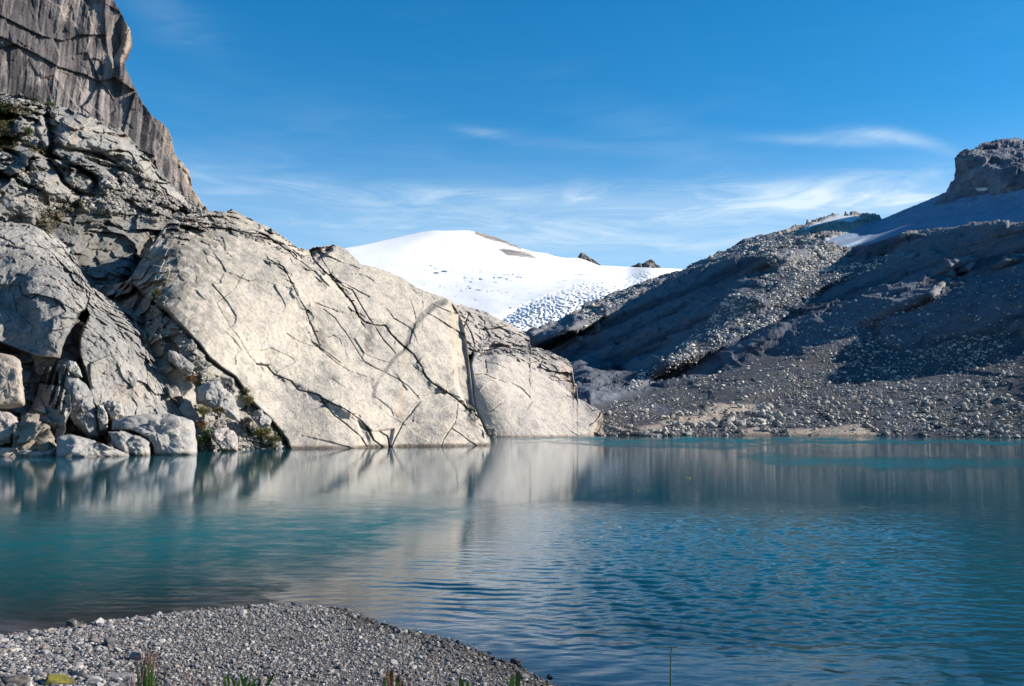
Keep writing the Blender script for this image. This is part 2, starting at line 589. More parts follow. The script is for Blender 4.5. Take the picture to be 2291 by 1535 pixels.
# broken, darker ground towards the upper left shoulder and along the crest
rough_zone = np.clip(sstep(520, 340, U + 0.35 * (V - 600)) + sstep(34, 6, V - D_TOP(U)) * sstep(800, 640, U), 0, 1) * (1 - 0.3 * on_ramp)
h += rough_zone * (0.14 * fa + 0.20 * fb + 0.2 * fbm(P0 * 0.6, 4, 0.6, True))
h += on_ramp * (-2.6 + 0.5 * fb + 0.35 * fa + 0.4 * fbm(P0 * 0.3, 4))
# stepped blocks under the lower fracture
h += -0.9 * poly(U, V, [(573, 818), (612, 840), (652, 856), (714, 888), (761, 914), (820, 956), (829, 1005), (648, 1010), (600, 930), (560, 880)], 5) * 0.4
h += -0.7 * poly(U, V, [(800, 940), (832, 965), (880, 960), (872, 1010), (812, 1010)], 4)
h += -1.2 * poly(U, V, [(655, 560), (700, 556), (740, 552), (742, 560), (700, 590), (672, 585)], 4)
h += 0.3 * poly(U, V, [(930, 724), (975, 684), (995, 680), (1012, 700), (1022, 860), (1000, 874), (955, 842), (925, 794), (910, 782)], 4)
h += -1.4 * poly(U, V, [(1012, 684), (1030, 700), (1048, 800), (1062, 915), (1040, 905), (1022, 860), (1018, 760)], 5)
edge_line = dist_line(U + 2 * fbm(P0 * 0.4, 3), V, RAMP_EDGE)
h += -1.2 * np.exp(-(edge_line / 3.2) ** 2) * sstep(660, 690, V)
near = np.clip(-hg * 3, 0, 1)
wide = np.exp(-(np.minimum.reduce([dist_line(U, V, q_[2]) for q_ in SLAB_CRACKS if q_[0] > 2.5]) / 9.0) ** 2)
h += wide * (0.22 * fb + 0.10 * fa)
slab.push(h + hg)
# colour: pale warm granite, grey weathering, streaks, the dyke
c = mixc((0.59, 0.535, 0.465), (0.50, 0.46, 0.41), sstep(-0.2, 0.35, fbm(P0 * 0.05 + 5, 4)))
c = mixc(c, (0.56, 0.50, 0.43), 0.7 * sstep(860, 1000, V) * sstep(600, 700, U))
dn = np.stack([P0[..., 0] * 0.7, P0[..., 1] * 0.7, P0[..., 2] * 0.05], -1)
streak = sstep(0.12, 0.5, fbm(dn, 4)) * sstep(-0.1, 0.3, fbm(P0 * 0.06 + 70, 3))
c = mixc(c, (0.22, 0.21, 0.20), 0.65 * streak)
c = mixc(c, (0.30, 0.29, 0.275), 0.7 * sstep(0.05, 0.5, fbm(P0 * 0.10 + 3, 6, 0.65)))
shoulder = np.clip(sstep(720, 380, U + 0.45 * (V - 560)) * sstep(1, 0.2, on_ramp), 0, 1)
c = mixc(c, (0.20, 0.19, 0.165), 0.9 * shoulder * sstep(-0.35, 0.25, fbm(dn + 8, 4) + 0.4 * fbm(P0 * 0.4, 3)))
c = mixc(c, (0.29, 0.265, 0.19), 0.6 * poly(U, V, [(420, 760), (480, 815), (545, 865), (560, 900), (600, 935), (640, 990), (560, 960), (500, 860), (430, 800)], 12))
dyke = dist_line(U + 3 * fbm(P0 * 0.3, 3), V, [(996, 675), (991, 677), (972, 684), (949, 704), (931, 724), (919, 743), (911, 763), (906, 782), (882, 802), (866, 825), (851, 845), (840, 866), (836, 888)])
c = mixc(c, (0.20, 0.19, 0.175), 0.85 * sstep(9.5, 5.5, dyke + np.where(V > 745, 3.5, 0)))
for pts, w, a in [([(824, 730), (826, 780)], 16, .95), ([(834, 785), (832, 830), (836, 885)], 6, .6), ([(690, 690), (712, 720), (722, 760)], 13, .6),
                  ([(715, 765), (740, 790)], 18, .5), ([(620, 560), (634, 610)], 10, .35), ([(745, 560), (700, 566)], 8, .3), ([(890, 620), (900, 660)], 14, .3)]:
    d = dist_line(U + 6 * fbm(dn, 3), V, pts)
    c = mixc(c, (0.15, 0.135, 0.135), a * sstep(w, w * 0.3, d) * sstep(-0.5, 0.2, fbm(dn * 1.5 + 4, 3)))
for pts, w, a in [([(898, 872), (894, 931)], 9, .6), ([(1011, 684), (1018, 760), (1023, 850)], 9, .55), ([(905, 800), (915, 830)], 8, .3)]:
    d = dist_line(U + 4 * fbm(dn, 3), V, pts)
    c = mixc(c, (0.50, 0.36, 0.24), a * sstep(w, w * 0.2, d))
c = mixc(c, mixc((0.30, 0.28, 0.23), (0.40, 0.385, 0.36), sstep(-0.3, 0.3, fbm(P0 * 0.5 + 2, 4))), on_ramp * 0.85)
c = mixc(c, (0.07, 0.065, 0.055), 0.75 * np.clip(cm * 1.2, 0, 1) ** 1.3)
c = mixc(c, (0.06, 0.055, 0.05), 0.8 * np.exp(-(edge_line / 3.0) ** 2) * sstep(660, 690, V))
zz = P0[..., 2]
c = mixc(c, (0.12, 0.085, 0.065), 0.9 * sstep(0.75, 0.2, zz + 0.25 * fbm(P0 * 0.8, 3)) * sstep(630, 660, U))
c = mixc(c, (0.27, 0.25, 0.225), 0.55 * sstep(0.12, 0.45, fbm(P0 * 0.35 + 13, 5, 0.7)) * (0.4 + 0.6 * sstep(-.2, .3, fbm(P0 * .05 + 19, 3))))
c = mixc(c, (0.20, 0.185, 0.17), 0.5 * sstep(0.25, 0.5, fbm(P0 * np.array([1.2, 1.2, .5]) + 23, 5, 0.7)))
lich = fbm(P0 * 0.12 + 51, 6, 0.72)
c = mixc(c, (0.25, 0.24, 0.225), 0.6 * sstep(0.08, 0.35, lich))
c = mixc(c, (0.62, 0.57, 0.50), 0.45 * sstep(-0.05, -0.35, lich))
c = mixc(c, (0.17, 0.16, 0.15), 0.5 * sstep(.2, .5, fbm(dn * np.array([2.5, 2.5, 1.5]) + 31, 5, .65)))
c *= (1 + 0.20 * grain)[..., None]
tag(slab.build('rock_slab', ROCK, c, back=(4, 60, -35)), 'huge pale rock slab crossed by dark diagonal cracks at the left shore', 'cliff', kind='structure')

# ================================================================== rock point at the end of the slab
E_TOP = interp([(960, 676), (1010, 672), (1022, 684), (1034, 681), (1050, 688), (1064, 691), (1085, 697), (1104, 708), (1120, 715), (1140, 724), (1160, 736), (1178, 748), (1185, 756), (1187, 774), (1206, 779), (1232, 787), (1246, 795), (1258, 800), (1268, 803), (1276, 812), (1282, 828), (1283, 850), (1290, 860), (1292, 880), (1292, 891), (1310, 900), (1330, 911), (1340, 917), (1350, 928), (1356, 950), (1366, 958), (1400, 966), (1450, 974), (1475, 979)])
point = Shell(960, 1475, 1.5, lambda x: 1000 + 0 * x, E_TOP, 240, [
    (1100, 978, 297), (1220, 977, 303), (1345, 975.5, 318), (1470, 978, 300), (1100, 1000, 296), (1350, 1000, 317), (1470, 1000, 298),
    (1000, 700, 350), (1065, 800, 322), (1110, 800, 326), (1170, 820, 331), (1230, 850, 333), (1285, 890, 330), (1330, 920, 326), (1080, 790, 336), (1185, 776, 352), (1240, 790, 352), (1275, 806, 350),
    (1040, 690, 362), (1120, 716, 366), (1180, 750, 366), (1000, 900, 312), (1400, 970, 318)], jag=1.2)
U, V = point.U, point.V
P0 = point.P.copy()
cr = [(5.0, 7.0, [(1058, 790), (1052, 815), (1056, 845), (1060, 880), (1063, 911), (1072, 932), (1084, 955), (1098, 980)]),
      (2.0, 1.6, [(1086, 805), (1089, 835)]), (1.6, 1.2, [(1062, 838), (1080, 836), (1110, 848), (1130, 855)]), (1.6, 1.2, [(1098, 920), (1118, 905), (1128, 898)]),
      (2.0, 1.6, [(1235, 851), (1245, 852), (1270, 853), (1288, 857)]), (1.6, 1.0, [(1235, 852), (1228, 846), (1240, 840), (1250, 825)]), (1.5, 1.0, [(1206, 830), (1212, 808), (1216, 795)]),
      (2.4, 2.2, [(1038, 720), (1052, 740), (1062, 775)]), (2.4, 2.0, [(1050, 700), (1040, 725), (1030, 735)]), (2.0, 1.6, [(1072, 745), (1082, 750), (1082, 760), (1095, 750), (1092, 762)]), (2.0, 1.6, [(1070, 707), (1084, 720), (1082, 738), (1072, 736)]),
      (2.0, 1.6, [(1060, 788), (1100, 782), (1120, 774), (1160, 784), (1200, 795)]), (1.6, 1.0, [(1345, 952), (1335, 970)]), (1.6, 1.2, [(1312, 905), (1325, 920), (1333, 918)]), (2.5, 2.5, [(1345, 920), (1330, 945), (1318, 952)]), (2.0, 1.5, [(1360, 978), (1348, 960)])]
hg, cm = lines_groove(U, V, cr, P0)
fa, fe = facets(P0 + 2 * fbm(P0 * 0.1, 3)[..., None], 9.0, 3)
fb, fe2 = facets(P0, 3.0, 4)
upper = sstep(0, 12, -(V - interp([(960, 800), (1058, 800), (1110, 795), (1170, 815), (1230, 850), (1290, 893), (1345, 915), (1480, 930)])(U)))
right = poly(U, V, [(1333, 945), (1349, 925), (1480, 940), (1480, 1000), (1318, 1000)], 3)
h = 1.3 * fbm(P0 * 0.04, 3) + 0.3 * fbm(P0 * 0.2, 4) + 0.12 * fbm(P0, 4, 0.6) + (0.02 + 0.09 * np.clip(upper + right, 0, 1)) * fa + (0.015 + 0.10 * np.clip(upper + right, 0, 1)) * fb
h += -1.2 * poly(U, V, [(960, 650), (1190, 730), (1190, 776), (1100, 782), (1066, 800), (960, 800)], 5)
h += -1.0 * poly(U, V, [(1066, 797), (1110, 795), (1170, 815), (1230, 850), (1290, 893), (1295, 860), (1270, 780), (1100, 770)], 3)
h += -14 * poly(U, V, [(940, 800), (1054, 795), (1050, 820), (1056, 845), (1060, 880), (1063, 911), (1078, 940), (1098, 985), (940, 990)], 3)
h += -3 * right
point.push(h + hg)
c = mixc((0.58, 0.525, 0.475), (0.53, 0.49, 0.45), sstep(-0.3, 0.3, fbm(P0 * 0.06 + 15, 4)))
c = mixc(c, (0.45, 0.41, 0.38), np.clip(upper + 0.6 * right, 0, 1) * (0.35 + 0.5 * sstep(-0.2, 0.4, fbm(P0 * 0.1, 4))))
c = mixc(c, (0.20, 0.19, 0.18), 0.8 * sstep(3, -3, np.abs(V - interp([(1000, 780), (1060, 786), (1120, 774), (1190, 786), (1230, 800)])(U)) - 7) * sstep(-0.2, 0.2, fbm(P0 * 0.3, 3)))
c = mixc(c, (0.30, 0.28, 0.26), 0.5 * sstep(.08, .4, fbm(P0 * .15 + 41, 6, .7)))
c = mixc(c, (0.25, 0.24, 0.22), 0.7 * poly(U, V, [(1228, 812), (1244, 818), (1248, 832), (1236, 845), (1226, 830)], 5))
c = mixc(c, (0.50, 0.37, 0.28), 0.6 * poly(U, V, [(1262, 810), (1290, 855), (1292, 890), (1278, 886), (1270, 850), (1250, 846)], 6))
c = mixc(c, (0.40, 0.33, 0.27), 0.7 * poly(U, V, [(1349, 918), (1368, 935), (1372, 980), (1318, 975), (1332, 945)], 4))
c = mixc(c, (0.26, 0.245, 0.22), 0.7 * poly(U, V, [(1368, 935), (1480, 940), (1480, 985), (1380, 975)], 6) * sstep(-.4, .3, fbm(P0 * .4, 3)))
c = mixc(c, (0.07, 0.065, 0.055), 0.8 * np.clip(cm * 1.2, 0, 1) ** 1.4)
c = mixc(c, (0.20, 0.13, 0.10), 0.6 * sstep(0.7, 0.2, P0[..., 2]))
tag(point.build('rock_point', ROCK, c, back=(2, 60, -40)), 'pinkish smooth rock face ending the cliff beyond the narrow black cleft', 'cliff', kind='structure')

# ================================================================== left whaleback
C_TOP = interp([(-160, 500), (0, 497), (40, 499), (66, 501), (95, 515), (120, 530), (140, 543), (160, 560), (170, 580), (185, 615), (203, 640), (225, 655), (245, 668), (280, 690), (310, 708), (326, 730), (345, 765), (362, 790), (376, 820), (388, 850), (400, 880), (408, 905), (412, 935), (428, 945), (436, 975), (441, 1034)])
bulge = Shell(-160, 441, 1.55, lambda x: 1050 + 0 * x, C_TOP, 360, [
    (-160, 1020, 139), (0, 1020, 139), (130, 1018, 142), (290, 1016, 146), (438, 1012, 152), (438, 1050, 152), (130, 1050, 142), (-160, 1050, 139),
    (-160, 500, 172), (0, 500, 172), (100, 520, 175), (165, 580, 177), (240, 668, 177), (326, 730, 178), (376, 820, 174), (408, 905, 166),
    (-160, 700, 150), (0, 640, 156), (60, 700, 151), (130, 640, 158), (190, 700, 158), (270, 760, 160), (260, 850, 153), (340, 850, 160), (330, 950, 153), (380, 950, 156), (60, 850, 145)], jag=1.0)
U, V = bulge.U, bulge.V
P0 = bulge.P.copy()
cr = [(4, 1.0, [(200, 655), (197, 675), (190, 700)]), (5, 3.5, [(190, 820), (200, 870), (205, 900), (215, 912), (232, 925), (248, 945)]), (2, 0.8, [(290, 705), (300, 730), (313, 745), (320, 765)]), (2.2, 0.7, [(325, 780), (328, 830), (330, 870)]),
      (2, 0.6, [(346, 775), (343, 815)]), (1.6, .5, [(345, 870), (349, 903)]), (2.0, .8, [(384, 905), (386, 930)]), (3, 1.5, [(45, 640), (50, 660), (70, 668), (82, 662)]), (3, 1.3, [(0, 532), (20, 540), (32, 548)]),
      (2, 0.7, [(150, 640), (195, 655)]), (2.5, 0.7, [(75, 550), (100, 555), (160, 553), (170, 565)]), (2, .6, [(30, 660), (40, 700), (75, 730)])]
hg, cm = lines_groove(U, V, cr, P0)
fa, fe = facets(P0 + 2 * fbm(P0 * 0.1, 3)[..., None], 6.0, 5)
fb, fe2 = facets(P0, 1.8, 6)
h = 1.2 * fbm(P0 * 0.06 + 4, 3) + 0.55 * fbm(P0 * 0.22, 5, .55) + 0.20 * fbm(P0 * 1.1, 5, 0.65) + 0.09 * fa + 0.09 * fb + 0.30 * fbm(P0 * np.array([.6, .6, .12]) + 3, 3)
cave = poly(U + 3 * fbm(P0 * 0.4, 3), V, [(-170, 755), (0, 766), (45, 784), (95, 800), (135, 802), (140, 775), (160, 735), (178, 705), (194, 690), (198, 704), (186, 735), (178, 760), (178, 790), (190, 830), (202, 880), (210, 915), (250, 950), (340, 965), (345, 1060), (-170, 1060)], 2.5)
h += -3.6 * cave
h += cave * (0.9 * fa + 0.7 * fb)
h += 1.6 * poly(U, V, [(95, 822), (150, 815), (160, 850), (140, 890), (150, 940), (110, 900)], 8) * sstep(-0.1, 0.35, np.sin((U + 0.25 * V) * 0.42))
h += -0.9 * poly(U, V, [(0, 640), (40, 640), (75, 700), (90, 790), (0, 770)], 14)
h += 0.8 * dome(U, V, [(45, 660), (50, 625), (80, 590), (130, 600), (190, 640), (195, 680), (160, 740), (130, 790), (90, 760), (60, 690)], 30)
bulge.push(h + hg)
c = mixc((0.42, 0.40, 0.375), (0.28, 0.275, 0.27), sstep(-0.3, 0.3, fbm(P0 * 0.08 + 25, 5, .65)))
c = mixc(c, (0.20, 0.195, 0.19), 0.65 * sstep(0.0, 0.4, fbm(P0 * np.array([.4, .4, .2]) + 33, 6, .7)))
dn = np.stack([P0[..., 0] * 0.9, P0[..., 1] * 0.9, P0[..., 2] * 0.08], -1)
c = mixc(c, (0.22, 0.21, 0.21), 0.6 * sstep(0.1, 0.5, fbm(dn, 4)) * sstep(260, 120, U))
c = mixc(c, (0.20, 0.20, 0.21), 0.8 * poly(U, V, [(0, 540), (60, 560), (110, 720), (140, 790), (0, 770)], 30) * sstep(-0.3, 0.3, fbm(P0 * 0.25, 4)))  # shade of the turned-away left flank painted into the colour
c = mixc(c, (0.42, 0.34, 0.27), 0.5 * poly(U, V, [(240, 810), (400, 850), (410, 925), (260, 930), (220, 860)], 25) * sstep(-0.2, 0.3, fbm(P0 * 0.2 + 6, 4)))
c = mixc(c, (0.32, 0.22, 0.16), 0.5 * poly(U, V, [(20, 735), (70, 745), (80, 780), (20, 765)], 12))
c = mixc(c, (0.33, 0.25, 0.18), 0.5 * poly(U, V, [(85, 795), (135, 795), (135, 812), (85, 812)], 8))
c = mixc(c, (0.25, 0.215, 0.18), 0.5 * cave * sstep(-.4, .2, fbm(P0 * .5 + 71, 4)))  # undercut's shade put into the colour as a darker brown
c = mixc(c, (0.08, 0.075, 0.07), 0.7 * np.clip(cm * 1.2, 0, 1) ** 1.4)
tag(bulge.build('rock_outcrop', ROCK, c, back=(4, 30, -14)), 'rounded grey rock hump with a dark undercut at the left shore', 'cliff', kind='structure')

# ================================================================== ledges above the whaleback
B_TOP = interp([(-160, 200), (0, 206), (30, 214), (47, 208), (60, 216), (90, 232), (120, 236), (150, 241), (175, 248), (205, 260), (235, 278), (262, 289), (284, 302), (303, 322), (320, 342), (335, 358), (350, 378), (372, 398), (392, 420), (412, 436), (430, 448), (442, 462), (456, 474), (470, 484), (490, 500)])
ledge = Shell(-160, 490, 1.6, lambda x: 690 + 0 * x, B_TOP, 290, [
    (-160, 205, 250), (0, 208, 255), (150, 241, 262), (235, 278, 262), (303, 322, 262), (372, 398, 260), (442, 462, 262), (490, 500, 262),
    (-160, 690, 190), (0, 690, 190), (200, 690, 195), (350, 690, 200), (490, 690, 210), (0, 500, 205), (120, 500, 218), (200, 600, 208), (280, 600, 212), (260, 480, 228), (380, 480, 238), (80, 420, 216), (200, 400, 232), (300, 420, 240), (30, 330, 228), (120, 330, 236), (200, 300, 250), (60, 260, 240)], jag=2.2, jagw=6)
U, V = ledge.U, ledge.V
tg = 0.34 + 0.25 * fbm(ledge.P * 0.06 + 90, 3)
ledge.carve(tg, np.ones_like(tg), lam=3e-4, mu=.02, it=300, clip=.5)
P0 = ledge.P.copy()
fa, fe = facets(P0 + 3 * fbm(P0 * 0.1, 3)[..., None], 8.0, 7)
fb, fe2 = facets(P0 + 1 * fbm(P0 * 0.3, 3)[..., None], 3.2, 8)
fc, fe3 = facets(P0, 1.2, 9)
smooth = poly(U, V, [(130, 262), (170, 256), (240, 285), (300, 325), (345, 375), (400, 430), (440, 470), (420, 475), (380, 445), (330, 400), (270, 350), (230, 345), (190, 340), (150, 335), (130, 300)], 10)
wall_ = poly(U, V, [(110, 490), (180, 470), (260, 478), (350, 500), (300, 620), (240, 670), (180, 620), (165, 580), (110, 520)], 8)
rub = poly(U, V, [(190, 430), (230, 415), (270, 385), (300, 370), (340, 400), (370, 430), (400, 450), (470, 475), (470, 500), (380, 500), (300, 490), (230, 480), (180, 470)], 6)
calm = np.clip(smooth * 0.75 + wall_ * 0.55, 0, 0.85)
h = 1.0 * fbm(P0 * 0.06, 3) + (1 - calm) * (0.26 * fa + 0.28 * fb + 0.18 * fc) + 0.06 * fa + 0.07 * fb + 0.12 * fbm(P0 * 1.0, 4, 0.6)
h += 2.6 * dome(U, V, [(122, 300), (140, 262), (175, 256), (240, 286), (300, 326), (340, 370), (320, 385), (270, 372), (225, 345), (170, 335), (140, 330)], 26)
h += 2.4 * poly(U, V, [(114, 342), (122, 338), (165, 344), (215, 368), (240, 385), (262, 402), (266, 420), (240, 436), (224, 420), (220, 395), (180, 372), (130, 352)], 2.5)
h += 1.6 * dome(U, V, [(140, 385), (160, 370), (190, 378), (207, 395), (212, 420), (195, 430), (160, 420), (143, 402)], 14)
h += 1.8 * dome(U, V, [(45, 340), (80, 336), (110, 370), (140, 400), (165, 440), (160, 455), (110, 445), (70, 400)], 20)
h += 1.8 * dome(U, V, [(20, 372), (45, 380), (85, 405), (94, 418), (80, 425), (40, 400)], 12)
h += 1.8 * dome(U, V, [(-60, 400), (0, 400), (40, 412), (85, 440), (88, 470), (60, 480), (0, 500), (-60, 500)], 22)
h += 1.8 * dome(U, V, [(45, 475), (78, 470), (80, 515), (55, 520)], 10)
h += 1.5 * dome(U, V, [(30, 280), (50, 262), (78, 285), (72, 312), (45, 315)], 12)
h += 1.4 * dome(U, V, [(78, 285), (90, 268), (105, 280), (110, 300), (112, 330), (98, 330)], 8)
for ln_, w in [([(105, 262), (112, 290), (118, 320), (110, 345)], 7), ([(112, 345), (140, 362), (180, 380), (205, 392)], 4), ([(205, 392), (215, 405), (218, 420), (210, 425)], 5), ([(138, 400), (145, 412), (185, 436), (230, 440)], 4),
               ([(90, 340), (100, 350), (125, 375), (138, 398)], 4), ([(10, 335), (45, 350)], 3), ([(85, 425), (60, 415), (20, 395), (0, 385)], 4)]:
    h += -2.2 * np.exp(-(dist_line(U + 3 * fbm(P0 * .4, 3), V, ln_) / w) ** 2)
gully = dist_line(U + 5 * fbm(P0 * 0.3, 3), V, [(396, 478), (365, 512), (340, 542), (320, 573), (298, 612), (285, 640)])
h += -3.0 * sstep(24, 6, gully)
h += -1.0 * wall_
ledge.push(h)
c = mixc((0.34, 0.33, 0.31), (0.26, 0.258, 0.255), sstep(-0.3, 0.3, fbm(P0 * 0.1 + 35, 4)))
c = mixc(c, (0.455, 0.43, 0.395), 0.7 * smooth)
c = mixc(c, (0.225, 0.215, 0.18), 0.75 * wall_ * sstep(-0.5, 0.3, fbm(P0 * 0.15, 4)))
c = mixc(c, (0.29, 0.27, 0.235), 0.6 * rub)
c = mixc(c, (0.16, 0.15, 0.135), 0.5 * sstep(0.1, 0.02, fe2) * (1 - calm))
c = mixc(c, (0.085, 0.07, 0.035), 0.9 * poly(U + 8 * fbm(P0 * .3, 3), V, [(-160, 225), (20, 232), (36, 245), (30, 290), (38, 325), (25, 340), (0, 335), (-160, 345)], 6))
brown = np.clip(sum(poly(U + 8 * fbm(P0 * .35, 3), V + 6 * fbm(P0 * .35 + 9, 3), q, 6) for q in (
    [(80, 500), (95, 470), (180, 445), (210, 450), (195, 475), (150, 480), (110, 530)], [(60, 320), (110, 340), (115, 352), (70, 340)], [(0, 345), (25, 350), (30, 380), (0, 372)], [(20, 240), (60, 236), (60, 252), (25, 256)], [(95, 425), (120, 450), (160, 455), (140, 470), (100, 450)])), 0, 1)
c = mixc(c, (0.12, 0.085, 0.05), 0.8 * brown * sstep(-0.35, 0.1, fbm(P0 * 0.9, 3)))
c = mixc(c, (0.45, 0.30, 0.20), 0.6 * sstep(5, 1, dist_line(U, V, [(168, 275), (165, 330)])))
c = mixc(c, (0.45, 0.30, 0.24), 0.5 * sstep(9, 2, dist_line(U, V, [(270, 300), (278, 308)])))
c = mixc(c, (0.12, 0.105, 0.085), 0.5 * sstep(16, 7, gully))  # gully's shade painted into the rock colour besides the groove
tag(ledge.build('rock_ledges', ROCK, c, back=(0, 14, -12)), 'broken grey ledges and bouldery ramp below the tall streaked wall', 'cliff', kind='structure')

# ================================================================== tall streaked wall, upper left
A_R = interp([(-120, 210), (-60, 236), (0, 254), (15, 263), (30, 271), (50, 281), (64, 290), (80, 294), (98, 297), (112, 293), (125, 288), (140, 281), (149, 280), (160, 284), (173, 290), (203, 305), (220, 314), (234, 322), (258, 339), (268, 352), (278, 366), (290, 376), (305, 383), (325, 387), (342, 390), (355, 398), (366, 410), (378, 420), (386, 424), (405, 428), (420, 429), (430, 436), (437, 440), (457, 454), (473, 470), (500, 492), (560, 520)])
wall = Shell(-120, 560, 1.6, lambda x: -160 + 0 * x, A_R, 330, [
    (-160, -120, 262), (0, -120, 272), (150, -120, 285), (-160, 200, 250), (0, 200, 262), (100, 150, 270), (100, 0, 276), (200, 60, 279), (200, 200, 274), (260, 60, 284), (285, 100, 288), (300, 200, 284), (300, 300, 278), (360, 280, 286), (420, 400, 286), (460, 470, 288), (400, 450, 280), (250, 350, 270), (0, 400, 258), (200, 540, 266), (500, 540, 288), (-160, 540, 252)], mode='v', jag=2.6, jagw=9)
U, V = wall.U, wall.V
P0 = wall.P.copy()
wall.carve(0.20 + 0.30 * fbm(wall.P * 0.05 + 44, 3), np.ones(U.shape), lam=3e-4, mu=.02, it=300, clip=.5)
P0 = wall.P.copy()
sl = 0.06                                                    # flutes lean: they run down and to the left
q = np.stack([(P0[..., 0] / P0[..., 1] * 270 - sl * P0[..., 2]) * 0.26, P0[..., 1] * 0.01, P0[..., 2] * 0.016], -1)
q = q + 0.4 * np.stack([fbm(P0 * 0.04, 4)] * 3, -1)
fl = fbm(q * 1.0, 4, 0.6)
fr = fbm(q * 1.1 + 7, 3, 0.5, True)
fa, fe = facets(P0 * np.array([1.0, 1, 0.5]), 9.0, 10)
led = [[(-160, 20), (0, 34), (34, 51), (91, 78), (142, 92), (175, 78)], [(-160, 70), (0, 81), (68, 115), (132, 149), (186, 163), (234, 190), (262, 240)]]
h = 0.9 * fl * (0.4 + 1.2 * np.clip(.5 + fbm(P0 * .05 + 12, 3), 0, 1)) + 0.3 * fr + 0.16 * fa + 0.10 * facets(P0 * np.array([1, 1, .6]), 3.2, 21)[0] + 0.12 * fbm(P0 * 0.8, 4, 0.6)
for ln_ in led:
    f_ = interp(ln_)
    y = V + 5 * fbm(P0 * 0.15, 3) - f_(U)
    msk = sstep(260, 235, U)
    h += msk * 0.40 * (1.5 * np.exp(-np.maximum(-y, 0) / 25.0) * (y < 0) - 0.9 * np.exp(-np.maximum(y, 0) / 18.0) * (y >= 0))
alc = dist_line(U, V, [(262, -80), (258, 0), (262, 60), (252, 115)])
h += -1.8 * sstep(30, 3, alc)
h += 2.2 * np.exp(-(dist_line(U, V, [(285, 50), (280, 100), (268, 130), (272, 170)]) / 13) ** 2)
h += 1.2 * np.exp(-(dist_line(U, V, [(238, -60), (236, 40), (240, 100), (252, 150)]) / 6) ** 2)
wall.push(h, .4)
tone = fbm(q * 1.7 + 3, 5, 0.65) + .35 * fbm(P0 * .15, 4) + .5 * fbm(P0 * np.array([.05, .05, .03]) + 61, 3)
c = mixc((0.07, 0.065, 0.072), (0.36, 0.32, 0.305), sstep(-0.22, 0.42, tone))
c = mixc(c, (0.42, 0.355, 0.33), 0.6 * poly(U + 10 * fbm(P0 * .08, 3), V, [(70, -130), (250, -130), (250, 60), (210, 80), (165, 60), (130, 25), (90, 12)], 18) * sstep(-.4, .2, tone))
c = mixc(c, (0.13, 0.118, 0.125), 0.6 * poly(U + 10 * fbm(P0 * .08, 3), V, [(-160, 30), (90, 20), (150, 50), (185, 100), (200, 160), (120, 150), (60, 110), (-160, 80)], 16))
c = mixc(c, (0.55, 0.42, 0.33), 0.85 * sstep(16, 5, dist_line(U, V, [(285, 50), (282, 100), (266, 130)])))
c = mixc(c, (0.50, 0.40, 0.32), 0.70 * sstep(22, 6, A_R(V) - U) * sstep(250, 300, V))
c = mixc(c, (0.13, 0.12, 0.125), 0.4 * sstep(18, 6, alc))  # alcove's shadow darkened into the colour too
c = mixc(c, (0.06, 0.055, 0.055), 0.45 * np.clip(sum(sstep(2.0, 0.5, np.abs(V + 5 * fbm(P0 * .15, 3) - interp(l_)(U) - 2)) for l_ in led), 0, 1) * sstep(260, 235, U))
tag(wall.build('cliff_wall', ROCK, c, back=(-45, 70, 0)), 'tall dark-streaked fluted rock wall at the upper left', 'cliff', kind='structure')

# ================================================================== RIGHT: hillside
R_TOP = interp([(1090, 800), (1150, 765), (1186, 746), (1210, 738), (1230, 730), (1256, 719), (1285, 702), (1308, 688), (1350, 672), (1391, 652), (1430, 638), (1464, 626), (1500, 614), (1532, 604), (1565, 590), (1600, 571), (1640, 553), (1670, 541), (1700, 530), (1735, 526), (1775, 535), (1820, 543), (1856, 552), (1902, 556), (1944, 552), (1977, 539), (2022, 526), (2070, 522), (2113, 519), (2150, 511), (2173, 507), (2233, 503), (2291, 503), (2380, 498), (2480, 500)])
hill = Shell(1090, 2480, 1.9, lambda x: 1000 + 0 * x, R_TOP, 290, [
    (1090, 1000, 330), (1350, 975, 318), (1480, 979, 288), (1700, 980, 282), (2000, 981, 274), (2291, 983, 262), (2480, 984, 258), (1480, 1000, 286), (2000, 1000, 272), (2480, 1000, 256),
    (1186, 746, 800), (1300, 692, 860), (1400, 650, 900), (1530, 603, 920), (1700, 530, 930), (1860, 552, 800), (2022, 526, 780), (2150, 511, 740), (2291, 503, 700), (2480, 500, 620),
    (1200, 850, 640), (1300, 880, 520), (1300, 800, 690), (1400, 840, 560), (1400, 750, 730), (1500, 720, 720), (1600, 650, 760), (1700, 620, 740), (1650, 700, 640), (1750, 680, 610), (1600, 780, 560), (1500, 830, 530), (1950, 600, 660), (2150, 600, 600), (2400, 600, 540),
    (1500, 890, 430), (1700, 800, 460), (1900, 740, 480), (2100, 680, 490), (2291, 690, 460), (2450, 690, 430),
    (1450, 930, 360), (1600, 910, 350), (1800, 890, 355), (2000, 850, 385), (2150, 850, 370), (2291, 800, 395), (2450, 800, 370), (1700, 945, 308), (2200, 940, 298), (2450, 940, 288)], jag=0.7, jagw=14, lam=3e-4)
U, V = hill.U, hill.V
P0 = hill.P.copy()
nz = fbm(P0 * 0.02, 4)
Uj, Vj = U + 14 * fbm(P0 * 0.03 + 5, 4), V + 9 * fbm(P0 * 0.03 + 50, 4)
litA = np.clip(poly(Uj, Vj, [(1186, 735), (1300, 680), (1391, 640), (1532, 595), (1700, 515), (1830, 530), (1910, 560), (1890, 590), (1830, 612), (1780, 625), (1745, 610), (1760, 580), (1700, 575), (1600, 596), (1500, 632), (1400, 690), (1350, 712), (1300, 735), (1260, 740), (1200, 760)], 7), 0, 1)
